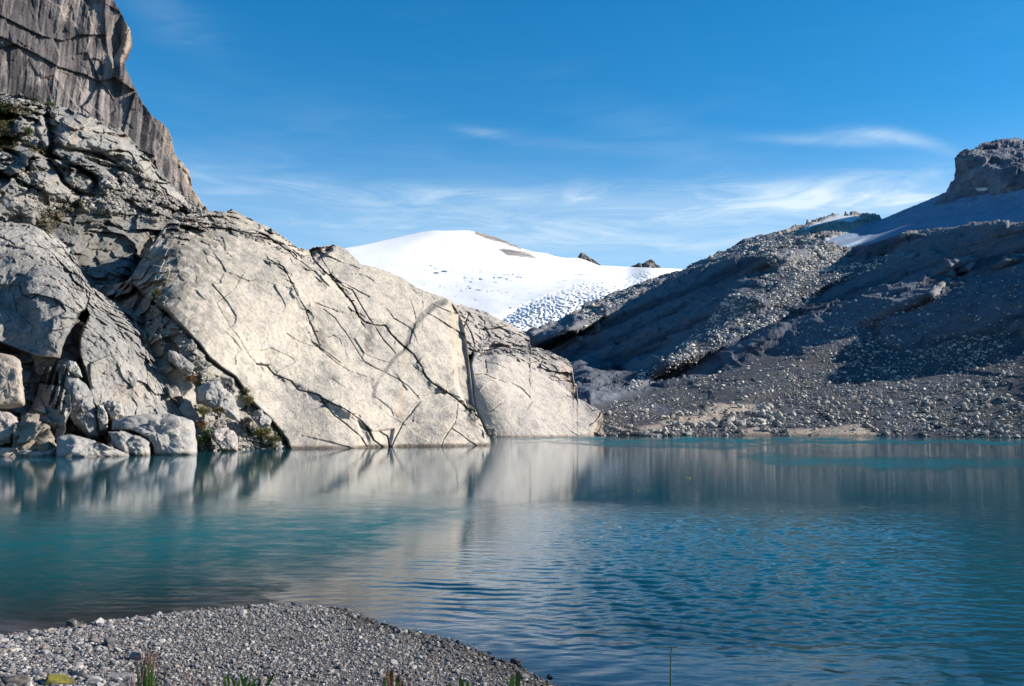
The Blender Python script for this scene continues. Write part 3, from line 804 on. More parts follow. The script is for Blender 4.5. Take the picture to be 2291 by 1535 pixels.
litB = np.clip(poly(Uj, Vj, [(1640, 665), (1665, 645), (1740, 645), (1760, 632), (1690, 632), (1700, 622), (1790, 615), (1900, 590), (1985, 578), (1990, 590), (1900, 622), (1850, 650), (1840, 665), (1780, 700), (1700, 740), (1640, 770), (1560, 800), (1500, 825), (1490, 805), (1600, 745), (1690, 700), (1712, 685), (1690, 668)], 7)
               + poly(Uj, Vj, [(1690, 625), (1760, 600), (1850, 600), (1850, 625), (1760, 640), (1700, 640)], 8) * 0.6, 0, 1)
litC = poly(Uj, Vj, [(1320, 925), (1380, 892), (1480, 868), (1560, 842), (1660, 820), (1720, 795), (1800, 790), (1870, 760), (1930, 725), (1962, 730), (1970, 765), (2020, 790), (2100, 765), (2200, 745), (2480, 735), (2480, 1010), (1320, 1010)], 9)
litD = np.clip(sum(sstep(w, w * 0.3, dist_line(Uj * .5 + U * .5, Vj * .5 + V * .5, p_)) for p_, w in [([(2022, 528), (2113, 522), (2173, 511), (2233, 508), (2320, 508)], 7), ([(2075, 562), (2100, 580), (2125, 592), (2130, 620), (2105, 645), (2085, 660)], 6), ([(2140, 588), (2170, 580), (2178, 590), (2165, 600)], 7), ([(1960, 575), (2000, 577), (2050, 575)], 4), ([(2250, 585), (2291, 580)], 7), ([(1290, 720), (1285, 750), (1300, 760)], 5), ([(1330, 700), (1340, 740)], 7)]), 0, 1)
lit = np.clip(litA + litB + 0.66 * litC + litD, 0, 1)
tgt = -0.30 + 0.53 * lit + 0.06 * nz + .14 * np.clip(litA + litD, 0, 1) + .12 * litC * sstep(880, 940, V)
wt = 1 - .75 * poly(U, V, [(1300, 800), (1480, 790), (1520, 880), (1300, 920)], 40)
hill.carve(tgt, wt, lam=4e-5, mu=0.02, it=800)
hill.carve(tgt, wt, lam=1e-4, mu=0.02, it=500)
P1 = hill.P.copy()
Ps = P1 * np.array([1.0, 0.35, 1.0])
fa, fe = facets(Ps + 4 * fbm(Ps * 0.05, 3)[..., None], 16.0, 11)
qq = np.stack([(P1[..., 0] * 0.9 - 0.6 * P1[..., 2]) * 0.05, P1[..., 1] * 0.012, P1[..., 2] * 0.012], -1)
gul = fbm(qq, 4, 0.55, True)
bed = P1[..., 2] - 0.44 * P1[..., 0] + 5 * fbm(P1 * .012 + 4, 3)       # ledges run up to the right
lg = fbm(np.stack([bed * .085, P1[..., 0] * .006, P1[..., 1] * .006], -1), 4, .6, True)
scr = np.clip(litB * 0.7 + litC, 0, 1)
crag = np.clip(litA + litD, 0, 1)
h = (1 - 0.8 * scr) * (0.10 * fa + 1.6 * gul + 0.10 * facets(Ps, 6.0, 12)[0] + 1.3 * lg) + (0.40 + 0.8 * crag) * fbm(Ps * 0.10, 4, 0.6) + crag * 1.2 * fbm(Ps * 0.07 + 20, 3, .6, True)
fade = sstep(0.5, 10, P1[..., 2])
hill.puff(h * (0.12 + 0.88 * fade))
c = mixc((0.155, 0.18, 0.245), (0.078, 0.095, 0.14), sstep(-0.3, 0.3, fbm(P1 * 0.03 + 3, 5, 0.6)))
c = mixc(c, (0.85, 0.80, 0.72), 0.85 * sstep(-.3, .2, fbm(P1 * .12 + 3, 4, .6)) * np.clip(litA + litD, 0, 1))  # crest bands painted sunlit-pale over a base colour tinted shade-blue
c = mixc(c, (0.05, 0.052, 0.06), 0.5 * sstep(0.1, 0.5, gul))
c = mixc(c, (0.25, 0.28, 0.34), 0.6 * sstep(.15, .55, lg) * (1 - scr))
c = mixc(c, (0.08, 0.09, 0.115), 0.6 * sstep(.0, -.4, lg) * (1 - scr))
c = mixc(c, (0.17, 0.155, 0.13), 0.5 * litC * sstep(-0.25, 0.25, fbm(P1 * 0.08 + 30, 5, 0.6)))
TANS = ([(1520, 940), (1560, 925), (1600, 905), (1690, 908), (1700, 920), (1640, 925), (1600, 945), (1530, 950)], [(1660, 965), (1690, 955), (1720, 958), (1730, 978), (1670, 980)], [(1760, 962), (1850, 958), (1920, 950), (1980, 978), (1960, 982), (1860, 980), (1770, 980)], [(1420, 955), (1480, 950), (1500, 962), (1440, 965)], [(1480, 945), (1530, 930), (1540, 940), (1490, 955)])
tan = np.clip(sum(poly(U + 8 * fbm(P1 * .15, 3), V + 4 * fbm(P1 * .15 + 5, 3), q_, 4) for q_ in TANS), 0, 1)
c = mixc(c, (0.78, 0.64, 0.50), 0.85 * tan)
c = mixc(c, (0.08, 0.07, 0.06), 0.6 * sstep(1.0, 0.2, P1[..., 2]))
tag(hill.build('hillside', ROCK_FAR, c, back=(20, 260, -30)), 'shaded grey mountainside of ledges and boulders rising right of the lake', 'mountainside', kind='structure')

# ================================================================== upper snowfield, little dome and butte
S_TOP = interp([(1640, 560), (1690, 536), (1720, 524), (1760, 513), (1800, 501), (1830, 490), (1860, 483), (1888, 479), (1915, 476), (1940, 477), (1960, 481), (1977, 489), (2000, 479), (2050, 458), (2100, 437), (2120, 428), (2160, 410), (2291, 370), (2480, 330)])
snowf = Shell(1640, 2480, 2.2, lambda x: 610 + 0 * x, S_TOP, 110, [
    (1640, 610, 980), (1640, 560, 1150), (1760, 513, 1250), (1830, 490, 1330), (1915, 477, 1400), (1977, 489, 1320), (2050, 458, 1280), (2120, 428, 1260), (2291, 370, 1300), (2480, 330, 1250),
    (1820, 545, 1000), (1900, 560, 960), (2022, 526, 1000), (2150, 511, 1000), (2291, 503, 980), (2480, 500, 950), (1900, 530, 1080), (2000, 505, 1130), (2150, 470, 1160), (2291, 470, 1120), (1850, 515, 1150), (1930, 500, 1260), (1900, 610, 900), (2291, 610, 860), (2480, 610, 820)], jag=1.0, jagw=8, lam=3e-4)
U, V = snowf.U, snowf.V
P0 = snowf.P.copy()
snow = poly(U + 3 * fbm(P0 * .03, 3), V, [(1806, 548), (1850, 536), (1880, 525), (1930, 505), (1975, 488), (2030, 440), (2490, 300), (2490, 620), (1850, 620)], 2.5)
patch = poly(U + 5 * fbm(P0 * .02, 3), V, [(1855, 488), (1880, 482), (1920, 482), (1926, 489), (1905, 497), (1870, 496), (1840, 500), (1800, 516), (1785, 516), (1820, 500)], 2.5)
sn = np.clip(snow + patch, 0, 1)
tg = np.where(snow > 0.5, -0.25 + 0.41 * sstep(14, -14, U - 1925 - (545 - V) * .88 + 50 * fbm(np.stack([U * .008 + V * .01, V * .09 + U * .035, 0 * U], -1), 3)), 0.42)
snowf.carve(tg, np.ones_like(tg), lam=1e-4, mu=.02, it=600); snowf.carve(tg, np.ones_like(tg), lam=2e-4, mu=.02, it=300)
P1 = snowf.P.copy()
fa, fe = facets(P1, 18.0, 13)
h = (1 - sn) * (0.25 * fa + 2.5 * fbm(P1 * 0.05, 4, 0.6) + 1.0 * fbm(P1 * 0.15, 3)) + sn * (0.6 * fbm(P1 * np.array([.04, .01, .04]), 3))
snowf.puff(h)
c = mixc(mixc((0.42, 0.38, 0.34), (0.24, 0.225, 0.21), sstep(-0.2, 0.35, fbm(P1 * 0.03, 4))), mixc((0.24, 0.33, 0.47), (0.85, 0.86, 0.87), patch), sn)  # snowfield blue is shade put into its colour; the sunlit patch stays white
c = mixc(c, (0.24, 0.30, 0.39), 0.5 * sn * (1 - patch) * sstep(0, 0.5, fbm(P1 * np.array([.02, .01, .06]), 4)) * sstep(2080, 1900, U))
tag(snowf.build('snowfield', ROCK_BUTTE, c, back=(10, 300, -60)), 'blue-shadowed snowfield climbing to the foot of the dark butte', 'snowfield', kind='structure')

T_TOP = interp([(2085, 468), (2096, 452), (2106, 440), (2116, 432), (2124, 420), (2130, 408), (2136, 385), (2140, 366), (2143, 352), (2147, 344), (2153, 340), (2160, 338), (2176, 332), (2182, 328), (2192, 327), (2204, 318), (2216, 313), (2234, 309), (2255, 308), (2275, 309), (2291, 312), (2340, 312), (2420, 318), (2480, 310), (2600, 250), (2750, 160), (2900, 90), (3000, 60)])  # the rise beyond the right of view is added to shade the snowfield
butte = Shell(2085, 3000, 1.5, lambda x: np.interp(x, [2085, 2100, 2150, 2200, 2300, 2480], [472, 480, 490, 500, 505, 530]), T_TOP, 150, [
    (2085, 470, 1180), (2100, 480, 1150), (2150, 490, 1120), (2200, 500, 1110), (2300, 505, 1080), (2480, 505, 1040), (2116, 432, 1210), (2140, 366, 1220), (2150, 355, 1200), (2200, 360, 1160), (2200, 420, 1140), (2291, 370, 1120), (2291, 440, 1090), (2480, 380, 1090), (2150, 341, 1240), (2216, 313, 1300), (2291, 312, 1290), (2480, 315, 1200), (2250, 335, 1210), (2700, 505, 960), (3000, 505, 900), (2750, 250, 1000), (3000, 250, 930), (2900, 90, 980), (3000, 60, 960), (2750, 160, 1030)], jag=2.0, jagw=6)
U, V = butte.U, butte.V
butte.carve(np.where(V < np.interp(U, [2140, 2200, 2291, 2480], [352, 350, 352, 360]), .15, -.28) + .15 * fbm(butte.P * .02, 3), np.ones(U.shape), lam=1e-4, mu=.02, it=500)
P0 = butte.P.copy()
fa, fe = facets(P0 * np.array([1, 1, .7]), 22.0, 14)
fb, fe2 = facets(P0, 8.0, 15)
h = 0.22 * fa + 0.30 * fb + 2.0 * fbm(P0 * np.array([.08, .03, .03]), 4, .6) + 1.5 * fbm(P0 * .12, 4, .6)
h += 3.0 * np.sin(P0[..., 2] * 0.16 + 1.5 * fbm(P0 * .02, 3)) * sstep(395, 350, V)
butte.puff(.7 * h)
c = mixc((0.22, 0.245, 0.30), (0.11, 0.125, 0.16), sstep(-0.3, 0.3, fbm(P0 * 0.03, 5, .6)))
c = mixc(c, (0.78, 0.80, 0.83), poly(U + 3 * fbm(P0 * .05, 3), V, [(2185, 424), (2200, 420), (2212, 421), (2204, 426), (2190, 428)], 2) + 0.8 * sstep(0.15, 0.4, fbm(P0 * .05 + 8, 4)) * sstep(8, -2, np.abs(V - np.interp(U, [2100, 2200, 2300], [474, 488, 480])) - 6))
tag(butte.build('butte', ROCK_BUTTE, c, back=(15, 260, -60)), 'dark square-topped rock butte at the right edge of the skyline', 'mountain', kind='structure')

# ================================================================== glacier
G_TOP = interp([(600, 620), (700, 580), (745, 560), (778, 554), (820, 547), (850, 540), (890, 531), (930, 522), (950, 518), (970, 516), (1050, 516), (1065, 519), (1085, 523), (1100, 528), (1125, 537), (1150, 547), (1172, 557), (1190, 563), (1206, 565), (1222, 567), (1240, 573), (1262, 577), (1292, 577), (1310, 582), (1340, 594), (1380, 596), (1420, 598), (1470, 600), (1532, 602), (1600, 604), (1700, 606)])
glac = Shell(600, 1700, 2.0, lambda x: np.interp(x, [600, 900, 1100, 1250, 1400, 1700], [760, 770, 790, 790, 740, 680]), G_TOP, 190, [
    (600, 620, 2600), (700, 580, 3300), (778, 554, 3900), (850, 540, 4200), (970, 516, 4400), (1050, 516, 4500), (1150, 547, 4400), (1240, 573, 4300), (1310, 582, 4300), (1400, 597, 4000), (1532, 602, 3600), (1700, 606, 3300),
    (600, 760, 1200), (900, 770, 900), (1100, 790, 760), (1250, 790, 800), (1400, 740, 1000), (1700, 680, 1500), (900, 600, 2500), (1000, 600, 2500), (1000, 660, 1600), (1100, 600, 2400), (1100, 680, 1250), (1140, 715, 1020), (1250, 610, 2300), (1250, 670, 1250), (1350, 640, 1500), (1350, 610, 2300), (1450, 615, 1900), (1000, 560, 3500), (1120, 565, 3400), (1190, 750, 900), (1532, 640, 1500), (800, 600, 2700)], jag=0.5, jagw=30, lam=3e-4)
U, V = glac.U, glac.V
P0 = glac.P.copy()
fall = poly(U + 6 * fbm(np.stack([U, V, 0 * U], -1) * .03, 3), V, [(1110, 722), (1165, 684), (1235, 655), (1300, 630), (1370, 614), (1440, 607), (1545, 603), (1560, 640), (1420, 680), (1300, 720), (1200, 800), (1120, 800)], 9)
crev = np.clip(sum(poly(U + 20 * fbm(np.stack([U, V * 3, 0 * U], -1) * .02, 3), V + 3 * fbm(np.stack([U, V, 0 * U], -1) * .03 + 4, 3), q_, 8) for q_ in ([(905, 605), (960, 598), (1040, 606), (1160, 615), (1150, 632), (1060, 636), (1000, 628), (930, 615)], [(1210, 618), (1290, 608), (1330, 612), (1260, 632), (1215, 634)], [(960, 640), (1060, 640), (1180, 658), (1160, 668), (1050, 655)], [(1060, 608), (1200, 612), (1230, 622), (1100, 622)], [(850, 585), (960, 590), (1000, 598), (900, 600)])), 0, 1)
tg = np.where(fall > .5, .10 - .13 * sstep(630, 670, V), .31 - .07 * sstep(575, 640, V) + .09 * fbm(np.stack([U * .012, V * .05, 0 * U], -1), 4))
glac.carve(tg, np.ones_like(tg), lam=5e-4, mu=.05, it=300)
P0 = glac.P.copy()
qs = np.stack([U, V * 3.2, 0 * U], -1)                        # seracs and crevasses drawn out across the flow
s1 = fbm(np.stack([(U + 0.9 * V) * 0.09, (V - 0.25 * U) * 0.17, 0 * U], -1), 4, 0.6, True)
f1, f2, g_, o_ = worley(np.stack([(U + 0.6 * V) / 7.0, (V - 0.3 * U) / 3.4, 0 * U + 0.5], -1) + .5 * fbm(np.stack([U, V, 0 * U], -1) * .05, 3)[..., None], 3)
blk = (g_[..., 0] * 0.5 + (g_ * o_).sum(-1)) - 0.8 * sstep(0.16, 0.02, f2 - f1)
s2 = fbm(np.stack([U * 0.035, V * 0.30, 0 * U], -1), 4, 0.6)
scale_m = P0[..., 1] / F                                     # metres per survey unit
h = fall * (s1 * 3.4 + blk * 1.6) * scale_m
h += -crev * (1 - fall) * 4.5 * scale_m * sstep(0.12, 0.5, s2) + 3.0 * scale_m * fbm(np.stack([U * .008, V * .03, 0 * U], -1), 3) * sstep(550, 600, V)
h += -2.2 * scale_m * (1 - fall) * sstep(0.2, 0.5, fbm(np.stack([U * .02 + 3, V * .33, 0 * U], -1), 5, .7)) * sstep(560, 600, V)
rk = np.clip(sum(poly(U + 5 * fbm(np.stack([U, V * 2, 0 * U], -1) * .06, 4), V + 2.5 * fbm(np.stack([U, V, 0 * U], -1) * .08 + 4, 4), q_, 1.6) for q_ in ([(1060, 515), (1085, 520), (1125, 534), (1172, 555), (1166, 558), (1125, 544), (1100, 538), (1078, 530), (1062, 525)], [(1112, 556), (1140, 557), (1165, 562), (1185, 566), (1204, 580), (1160, 574), (1135, 572)])), 0, 1)
h += rk * 4.0 * fbm(P0 * .02, 4, .6)
glac.push(h, 0.12)
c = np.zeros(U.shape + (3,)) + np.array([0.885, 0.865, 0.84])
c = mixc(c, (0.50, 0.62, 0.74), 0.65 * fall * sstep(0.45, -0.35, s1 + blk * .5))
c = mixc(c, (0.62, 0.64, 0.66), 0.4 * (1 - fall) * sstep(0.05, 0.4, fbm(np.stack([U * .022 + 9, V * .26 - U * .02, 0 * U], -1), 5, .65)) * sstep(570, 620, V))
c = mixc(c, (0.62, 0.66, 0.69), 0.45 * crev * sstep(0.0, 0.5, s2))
c = mixc(c, (0.60, 0.575, 0.54), 0.6 * fall * sstep(0.0, 0.5, fbm(np.stack([U * .02, V * .05, 0 * U], -1) + 8, 4)) * sstep(1250, 1450, U))
c = mixc(c, (0.17, 0.145, 0.125), rk * (0.75 + 0.25 * sstep(-.2, .2, fbm(P0 * .01, 4))))
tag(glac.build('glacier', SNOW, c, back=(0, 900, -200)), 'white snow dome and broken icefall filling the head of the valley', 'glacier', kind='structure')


def spire(name, tops, v0, D, depth, label, seed):
    """a far rock horn with its own volume: ridge line, two flanks and rugged faces"""
    n, mrow = 60, 26
    uu = np.linspace(tops[0][0], tops[-1][0], n)
    tt = interp(tops)(uu) + 0.8 * fbm(np.stack([uu / 4, uu * 0 + seed, uu * 0], -1), 3)
    rows = []
    for k in range(-mrow, mrow + 1):
        f_ = k / mrow
        v_ = tt + (v0 - tt) * abs(f_) ** 0.9
        rows.append(pt(uu, v_, D + f_ * depth))
    Pn = np.stack(rows, 1)
    Pn[..., 1] += depth * 0.25 * fbm(Pn * (6.0 / depth), 4, .6)
    Pn[..., 2] += depth * 0.05 * fbm(Pn * (9.0 / depth) + 7, 4, .6)
    cc = mixc((0.22, 0.21, 0.21), (0.13, 0.125, 0.13), sstep(-.3, .3, fbm(Pn * .01, 4)))
    return tag(link(name, mesh_from(name, Pn.reshape(-1, 3), grid_faces(n, 2 * mrow + 1), ROCK_BUTTE, cc.reshape(-1, 3))), label, 'peak', kind='structure')


spire('rock_horn', [(1284, 590), (1292, 577), (1297, 568), (1300, 564), (1305, 566), (1312, 572), (1322, 577), (1330, 583), (1342, 592), (1350, 600)], 605, 4700, 90, 'small sharp dark rock horn above the snow skyline', 2)
spire('rocky_peak', [(1395, 602), (1410, 597), (1424, 591), (1430, 587), (1438, 590), (1448, 583), (1456, 580), (1462, 584), (1468, 590), (1478, 598), (1486, 604)], 610, 4900, 110, 'low jagged rocky peak right of the sharp horn on the skyline', 5)

# ================================================================== beach and lake bed
SHORE = [(-40, 38), (-30, 31)]
for u_, v_ in [(-200, 1446), (0, 1428), (100, 1414), (200, 1399), (300, 1385), (400, 1374), (480, 1366), (600, 1356), (680, 1357), (760, 1363), (800, 1378), (850, 1400), (905, 1412), (960, 1421), (1010, 1437), (1060, 1456), (1105, 1474), (1150, 1491), (1200, 1514), (1240, 1535)]:
    d_ = float(wl(v_)); SHORE.append((float(ray(u_, v_)[0]) * d_, d_))
SHORE += [(1.9, 17.0), (3.4, 15.0), (6, 12.2), (10, 9.5), (16, 7.5), (30, 6.0), (60, 5.0)]
LAND = SHORE + [(60, -40), (-60, -40), (-60, 38)]


def land_sd(x, y):
    d = dist_line(x, y, SHORE)
    return np.where(inside(x, y, LAND), d, -d)


def ground_z(x, y):
    s = land_sd(x, y)
    p = np.stack([x, y, 0 * x], -1)
    up = 0.10 * np.maximum(s, 0) + 0.10 * (1 - np.exp(-np.maximum(s, 0) / 0.6))
    bank = np.maximum(0, 3.3 - 0.23 * np.hypot(x * 0.75, y)) * sstep(0.0, 2.5, s)
    z = np.maximum(up, bank) + 0.03 * fbm(p * 0.5, 3) * sstep(0, 1, s)
    dn_ = np.minimum(s, 0)
    z = np.where(s < 0, 0.17 * dn_ - 0.02 * dn_ * dn_ * 0.2, z)
    return np.maximum(z, -6.0), s


xs = np.linspace(-45, 60, 460); ys = np.concatenate([np.linspace(-30, 10, 60), np.linspace(10.15, 32, 200), np.linspace(32.5, 90, 60)])
gx, gy = np.meshgrid(xs, ys, indexing='ij')
gz, gs = ground_z(gx, gy)
gp = np.stack([gx, gy, gz], -1)
cg = mixc((0.13, 0.128, 0.13), (0.09, 0.088, 0.09), sstep(-.3, .3, fbm(gp * 1.5, 4, .6)))
cg = mixc(cg, (0.07, 0.065, 0.06), sstep(0.45, 0.05, gs + 0.3 * fbm(gp * .8, 3)))
cg = mixc(cg, (0.30, 0.235, 0.25), sstep(-.4, -2, gs))
cg = mixc(cg, (0.045, 0.042, 0.036), 0.8 * sstep(-0.2, 0.3, fbm(gp * .5, 4)) * sstep(-.3, -1, gs) * sstep(2, -3, gx))
tag(link('beach', mesh_from('beach', gp.reshape(-1, 3), grid_faces(*gx.shape), PEBBLE, cg.reshape(-1, 3))), 'grey gravel spit sloping into the lake in the foreground', 'beach', kind='structure')

# outer lake floor and land under everything, out to the horizon
me = bpy.data.meshes.new('lake_bed')
me.from_pydata([(-9000, -6000, -7), (9000, -6000, -7), (9000, 14000, -7), (-9000, 14000, -7)], [], [(0, 1, 2, 3)])
me.materials.append(rock_mat('lake_silt', 0.1, 0.2, 0.2, 1.0, use_col=False, base=(0.16, 0.17, 0.15)))
tag(link('lake_bed', me), 'silty floor of the lake under the turquoise water', 'lake bed', kind='structure')

# ------------------------------------------------------------------ gravel and cobbles
N_PEB = 88000
r = np.random.default_rng(21)
by = 12.6 + 17.5 * r.random(N_PEB * 2) ** 1.15
bu = r.uniform(-60, 1330, N_PEB * 2)
bx = (bu - CX) / F * by
ex = r.random(N_PEB * 2)                                     # the strand goes on beyond both sides of the view
bx = np.where(ex < .10, r.uniform(-24, -9, len(bx)), np.where(ex > .93, r.uniform(1, 16, len(bx)), bx))
by = np.where(ex > .93, r.uniform(6, 17.5, len(bx)), by)
bu = np.where((ex < .10) | (ex > .93), bx / by * F + CX, bu)
s_ = land_sd(bx, by)
ok = s_ > -0.22
ok &= r.random(len(s_)) < np.where(s_ < 0, 0.35, 1)
bx, by, s_, bu = bx[ok][:N_PEB], by[ok][:N_PEB], s_[ok][:N_PEB], bu[ok][:N_PEB]
bz, _ = ground_z(bx, by)
size = 0.0135 * np.exp(r.normal(0, 0.58, len(bx))) * (1 + 0.45 * np.exp(-np.abs(s_) / 0.7)) * np.where(bu < 250, 1.25, 1)
g = r.random(len(bx))
pc = mixc((0.16, 0.155, 0.165), (0.56, 0.54, 0.54), g ** 1.2)
pc = mixc(pc, (0.42, 0.33, 0.27), 0.8 * (r.random(len(bx)) < 0.13))
pc = mixc(pc, (0.05, 0.047, 0.045), 0.85 * sstep(0.55, 0.0, (s_ + r.normal(0, 0.22, len(bx))) * np.where(bu > 780, .30, .9)) * (r.random(len(bx)) < .85))
protos = [rock_shape(ICO1, 100 + k, 4, 0.0, 0.7) for k in range(10)]
vv, ff, cc = merge_rocks(protos, np.stack([bx, by, bz], -1), size, 3, pc, 0.42)
tag(link('gravel', mesh_from('gravel', vv, ff, PEBBLE, cc, smooth=False)), 'loose grey and dark pebbles covering the foreground spit', 'gravel', kind='stuff')

COBBLE_ME = []
for k in range(8):
    v, f = rock_shape(ICO3, 300 + k, 10, 0.07, 0.72)
    COBBLE_ME.append(mesh_from('cobble', v, f, None, smooth=True))
M_COB = [rock_mat('cobble_' + n_, 9.0, .5, .3, .02, use_col=False, base=b_, gain=.75) for n_, b_ in (('pale', (0.44, 0.42, 0.40)), ('wet', (0.06, 0.056, 0.053)))]
for k in range(8): COBBLE_ME[k].materials.append(M_COB[0 if k < 5 else 1])
r = np.random.default_rng(33)
n_c = 0
while n_c < 150:
    yy = 13.2 + 14.5 * r.random(); uu = r.uniform(0, 1290)
    xx = (uu - CX) / F * yy
    sd = float(land_sd(np.array(xx), np.array(yy)))
    edge = abs(sd) < 0.6
    if sd < -0.5 or (not edge and r.random() < (0.35 if uu < 330 else 0.8)): continue
    zz_ = float(ground_z(np.array(xx), np.array(yy))[0])
    wet = sd < 0.3 and r.random() < .75
    o = link('cobble', COBBLE_ME[r.integers(5, 8) if wet else r.integers(0, 5)], loc=(xx, yy, zz_ + 0.01))
    sz = r.uniform(0.05, 0.09) * (1.35 if uu < 300 else 1)
    o.scale = (sz, sz, sz); o.rotation_euler = (r.normal(0, .3), r.normal(0, .3), r.uniform(0, 6.28))
    if wet: tag(o, 'dark wet cobble lying along the water edge of the gravel spit', 'stone', 'wet cobbles at the edge of the spit')
    else: tag(o, 'pale dry cobble lying among the smaller gravel of the spit', 'stone', 'dry cobbles on the gravel spit')
    n_c += 1


def beach_pt(u, v):
    """where the bearing meets the beach"""
    d = 8.0
    while d < 60:
        p = pt(np.array(u), np.array(v), d)
        if p[2] <= float(ground_z(p[0], p[1])[0]): return p
        d += 0.02
    return p


def solo_rock(name, u, v, size, seed, col, label, flat=.7, cat='rock', rz=0.0, mat=None, stretch=(1, 1, 1)):
    p = beach_pt(u, v)
    vx, f = rock_shape(ICO4, seed, 9, 0.10, flat)
    vx = vx * size * np.array(stretch)
    n_ = fbm(vx * 4 / size, 3)
    cc_ = mixc(np.array(col[0]) * np.ones((len(vx), 3)), np.array(col[1]), sstep(-.2, .25, n_ + (0.5 * vx[:, 2] / size if len(col) > 2 else 0)))
    o = link(name, mesh_from(name, vx, f, mat or PEBBLE, cc_), loc=tuple(p + np.array([0, 0, size * flat * 0.2])))
    o.rotation_euler = (0, 0, rz)
    return tag(o, label, cat)


solo_rock('mossy_rock', 128, 1531, 0.22, 501, ((0.13, 0.12, 0.06), (0.24, 0.22, 0.03), 1), 'yellow-green mossy rock at the bottom left corner of the beach', .6)
solo_rock('flat_stone', 172, 1512, 0.20, 507, ((0.17, 0.16, 0.15), (0.30, 0.28, 0.26)), 'tilted flat grey stone just behind the mossy rock', .35, rz=-.5, stretch=(1.3, .8, 1))
solo_rock('white_stone', 208, 1528, 0.15, 512, ((0.55, 0.52, 0.52), (0.62, 0.59, 0.58)), 'pale pinkish white stone right of the mossy rock', .6)
solo_rock('brown_stone', 36, 1531, 0.20, 515, ((0.14, 0.125, 0.11), (0.26, 0.23, 0.20)), 'brownish stone in the extreme bottom left corner', .7)
solo_rock('grey_stone', 270, 1515, 0.16, 518, ((0.36, 0.34, 0.35), (0.45, 0.43, 0.44)), 'broad pale grey stone half sunk left of the grass tuft', .4, stretch=(1.3, 1, 1))
solo_rock('round_stone', 75, 1420, 0.13, 521, ((0.36, 0.34, 0.33), (0.47, 0.45, 0.44)), 'rounded pale stone at the waterline on the far left of the spit', .8)
solo_rock('shore_stone', 320, 1390, 0.15, 524, ((0.38, 0.35, 0.34), (0.50, 0.46, 0.44)), 'larger pale pinkish stone on the spit waterline left of its tip', .75)
solo_rock('lone_stone', 912, 1402, 0.12, 527, ((0.40, 0.36, 0.32), (0.50, 0.46, 0.42)), 'pale stone standing in shallow water just off the spit', .8)

# ------------------------------------------------------------------ rocks along the left shore
def outline_rock(name, pts, D, T, label, col, seed, tilt=(0.15, 0.35), cat='boulder', fac=0.35):
    """a block with a surveyed outline: real depth T in front of and behind its mid plane, weathered faces"""
    a = np.array(pts, float)
    seg = np.concatenate([a, a[:1]])
    ln_ = np.concatenate([[0], np.cumsum(np.hypot(*np.diff(seg, axis=0).T))])
    n = 72
    t = np.linspace(0, ln_[-1], n, endpoint=False)
    ou, ov = np.interp(t, ln_, seg[:, 0]), np.interp(t, ln_, seg[:, 1])
    cu, cv = a[:, 0].mean(), a[:, 1].mean()
    rows = []
    K = 15
    for k in range(-K, K + 1):
        w_ = 1 - abs(k) / K                                    # 1 at the rim, 0 at the poles
        s_ = w_ ** 0.75
        dep = np.sign(k) * T * (1 - s_ ** 5) ** 0.75
        rows.append(np.stack([cu + (ou - cu) * s_, cv + (ov - cv) * s_, dep + 0 * ou], -1))
    R = np.stack(rows, 0)
    def low(z, m_):
        q_ = np.fft.rfft(z); q_[m_:] = 0
        return np.fft.irfft(q_, n)
    wr = (1 - np.abs(np.linspace(-1, 1, 2 * K + 1)))[:, None]
    sr = wr ** 0.75
    bl_ = sstep(0.55, 1.0, sr)
    R[..., 0] = cu + sr * (bl_ * (ou - cu) + (1 - bl_) * (low(ou, 3) - cu))
    R[..., 1] = cv + sr * (bl_ * (ov - cv) + (1 - bl_) * (low(ov, 3) - cv))
    sc = D / F
    dd = D + R[..., 2] + tilt[0] * (R[..., 0] - cu) * sc - tilt[1] * (R[..., 1] - cv) * sc
    Pn = pt(R[..., 0], R[..., 1], dd)
    b0 = pt(np.array(cu), np.array(a[:, 1].max()), D)
    Lc = Pn - b0
    fa_, fe_ = facets(Pn + seed * 13, max(T * 0.9, .8), seed)
    fb_, _ = facets(Pn + seed * 7, max(T * 0.3, .4), seed + 1)
    ctr = Lc.mean((0, 1))
    dr = Lc - ctr
    dr = dr / (np.linalg.norm(dr, axis=-1, keepdims=True) + 1e-9)
    mid = np.abs(R[..., 2]) / T
    amp = (0.25 + 0.75 * np.clip(mid, 0, 1))[..., None]
    Lc = Lc + dr * amp * (1.7 * fac * fa_ + 0.4 * fb_ + 0.08 * T * fbm(Pn * 1.5, 4, .6))[..., None]
    f = grid_faces(2 * K + 1, n)
    wrap = np.stack([np.arange(2 * K) * n + n - 1, (np.arange(2 * K) + 1) * n + n - 1, (np.arange(2 * K) + 1) * n, np.arange(2 * K) * n], -1)
    f = np.concatenate([f, wrap])
    cc_ = mixc(np.array(col[0]) * np.ones(Pn.shape), np.array(col[1]), sstep(-.25, .25, fbm(Pn * .6 + seed, 4, .6)))
    cc_ = mixc(cc_, (0.12, 0.085, 0.07), 0.6 * sstep(0.5, 0.15, Pn[..., 2]))
    o = link(name, mesh_from(name, Lc.reshape(-1, 3), f[:, ::-1], SHORE_ROCK, cc_.reshape(-1, 3)), loc=tuple(b0))
    return tag(o, label, cat)


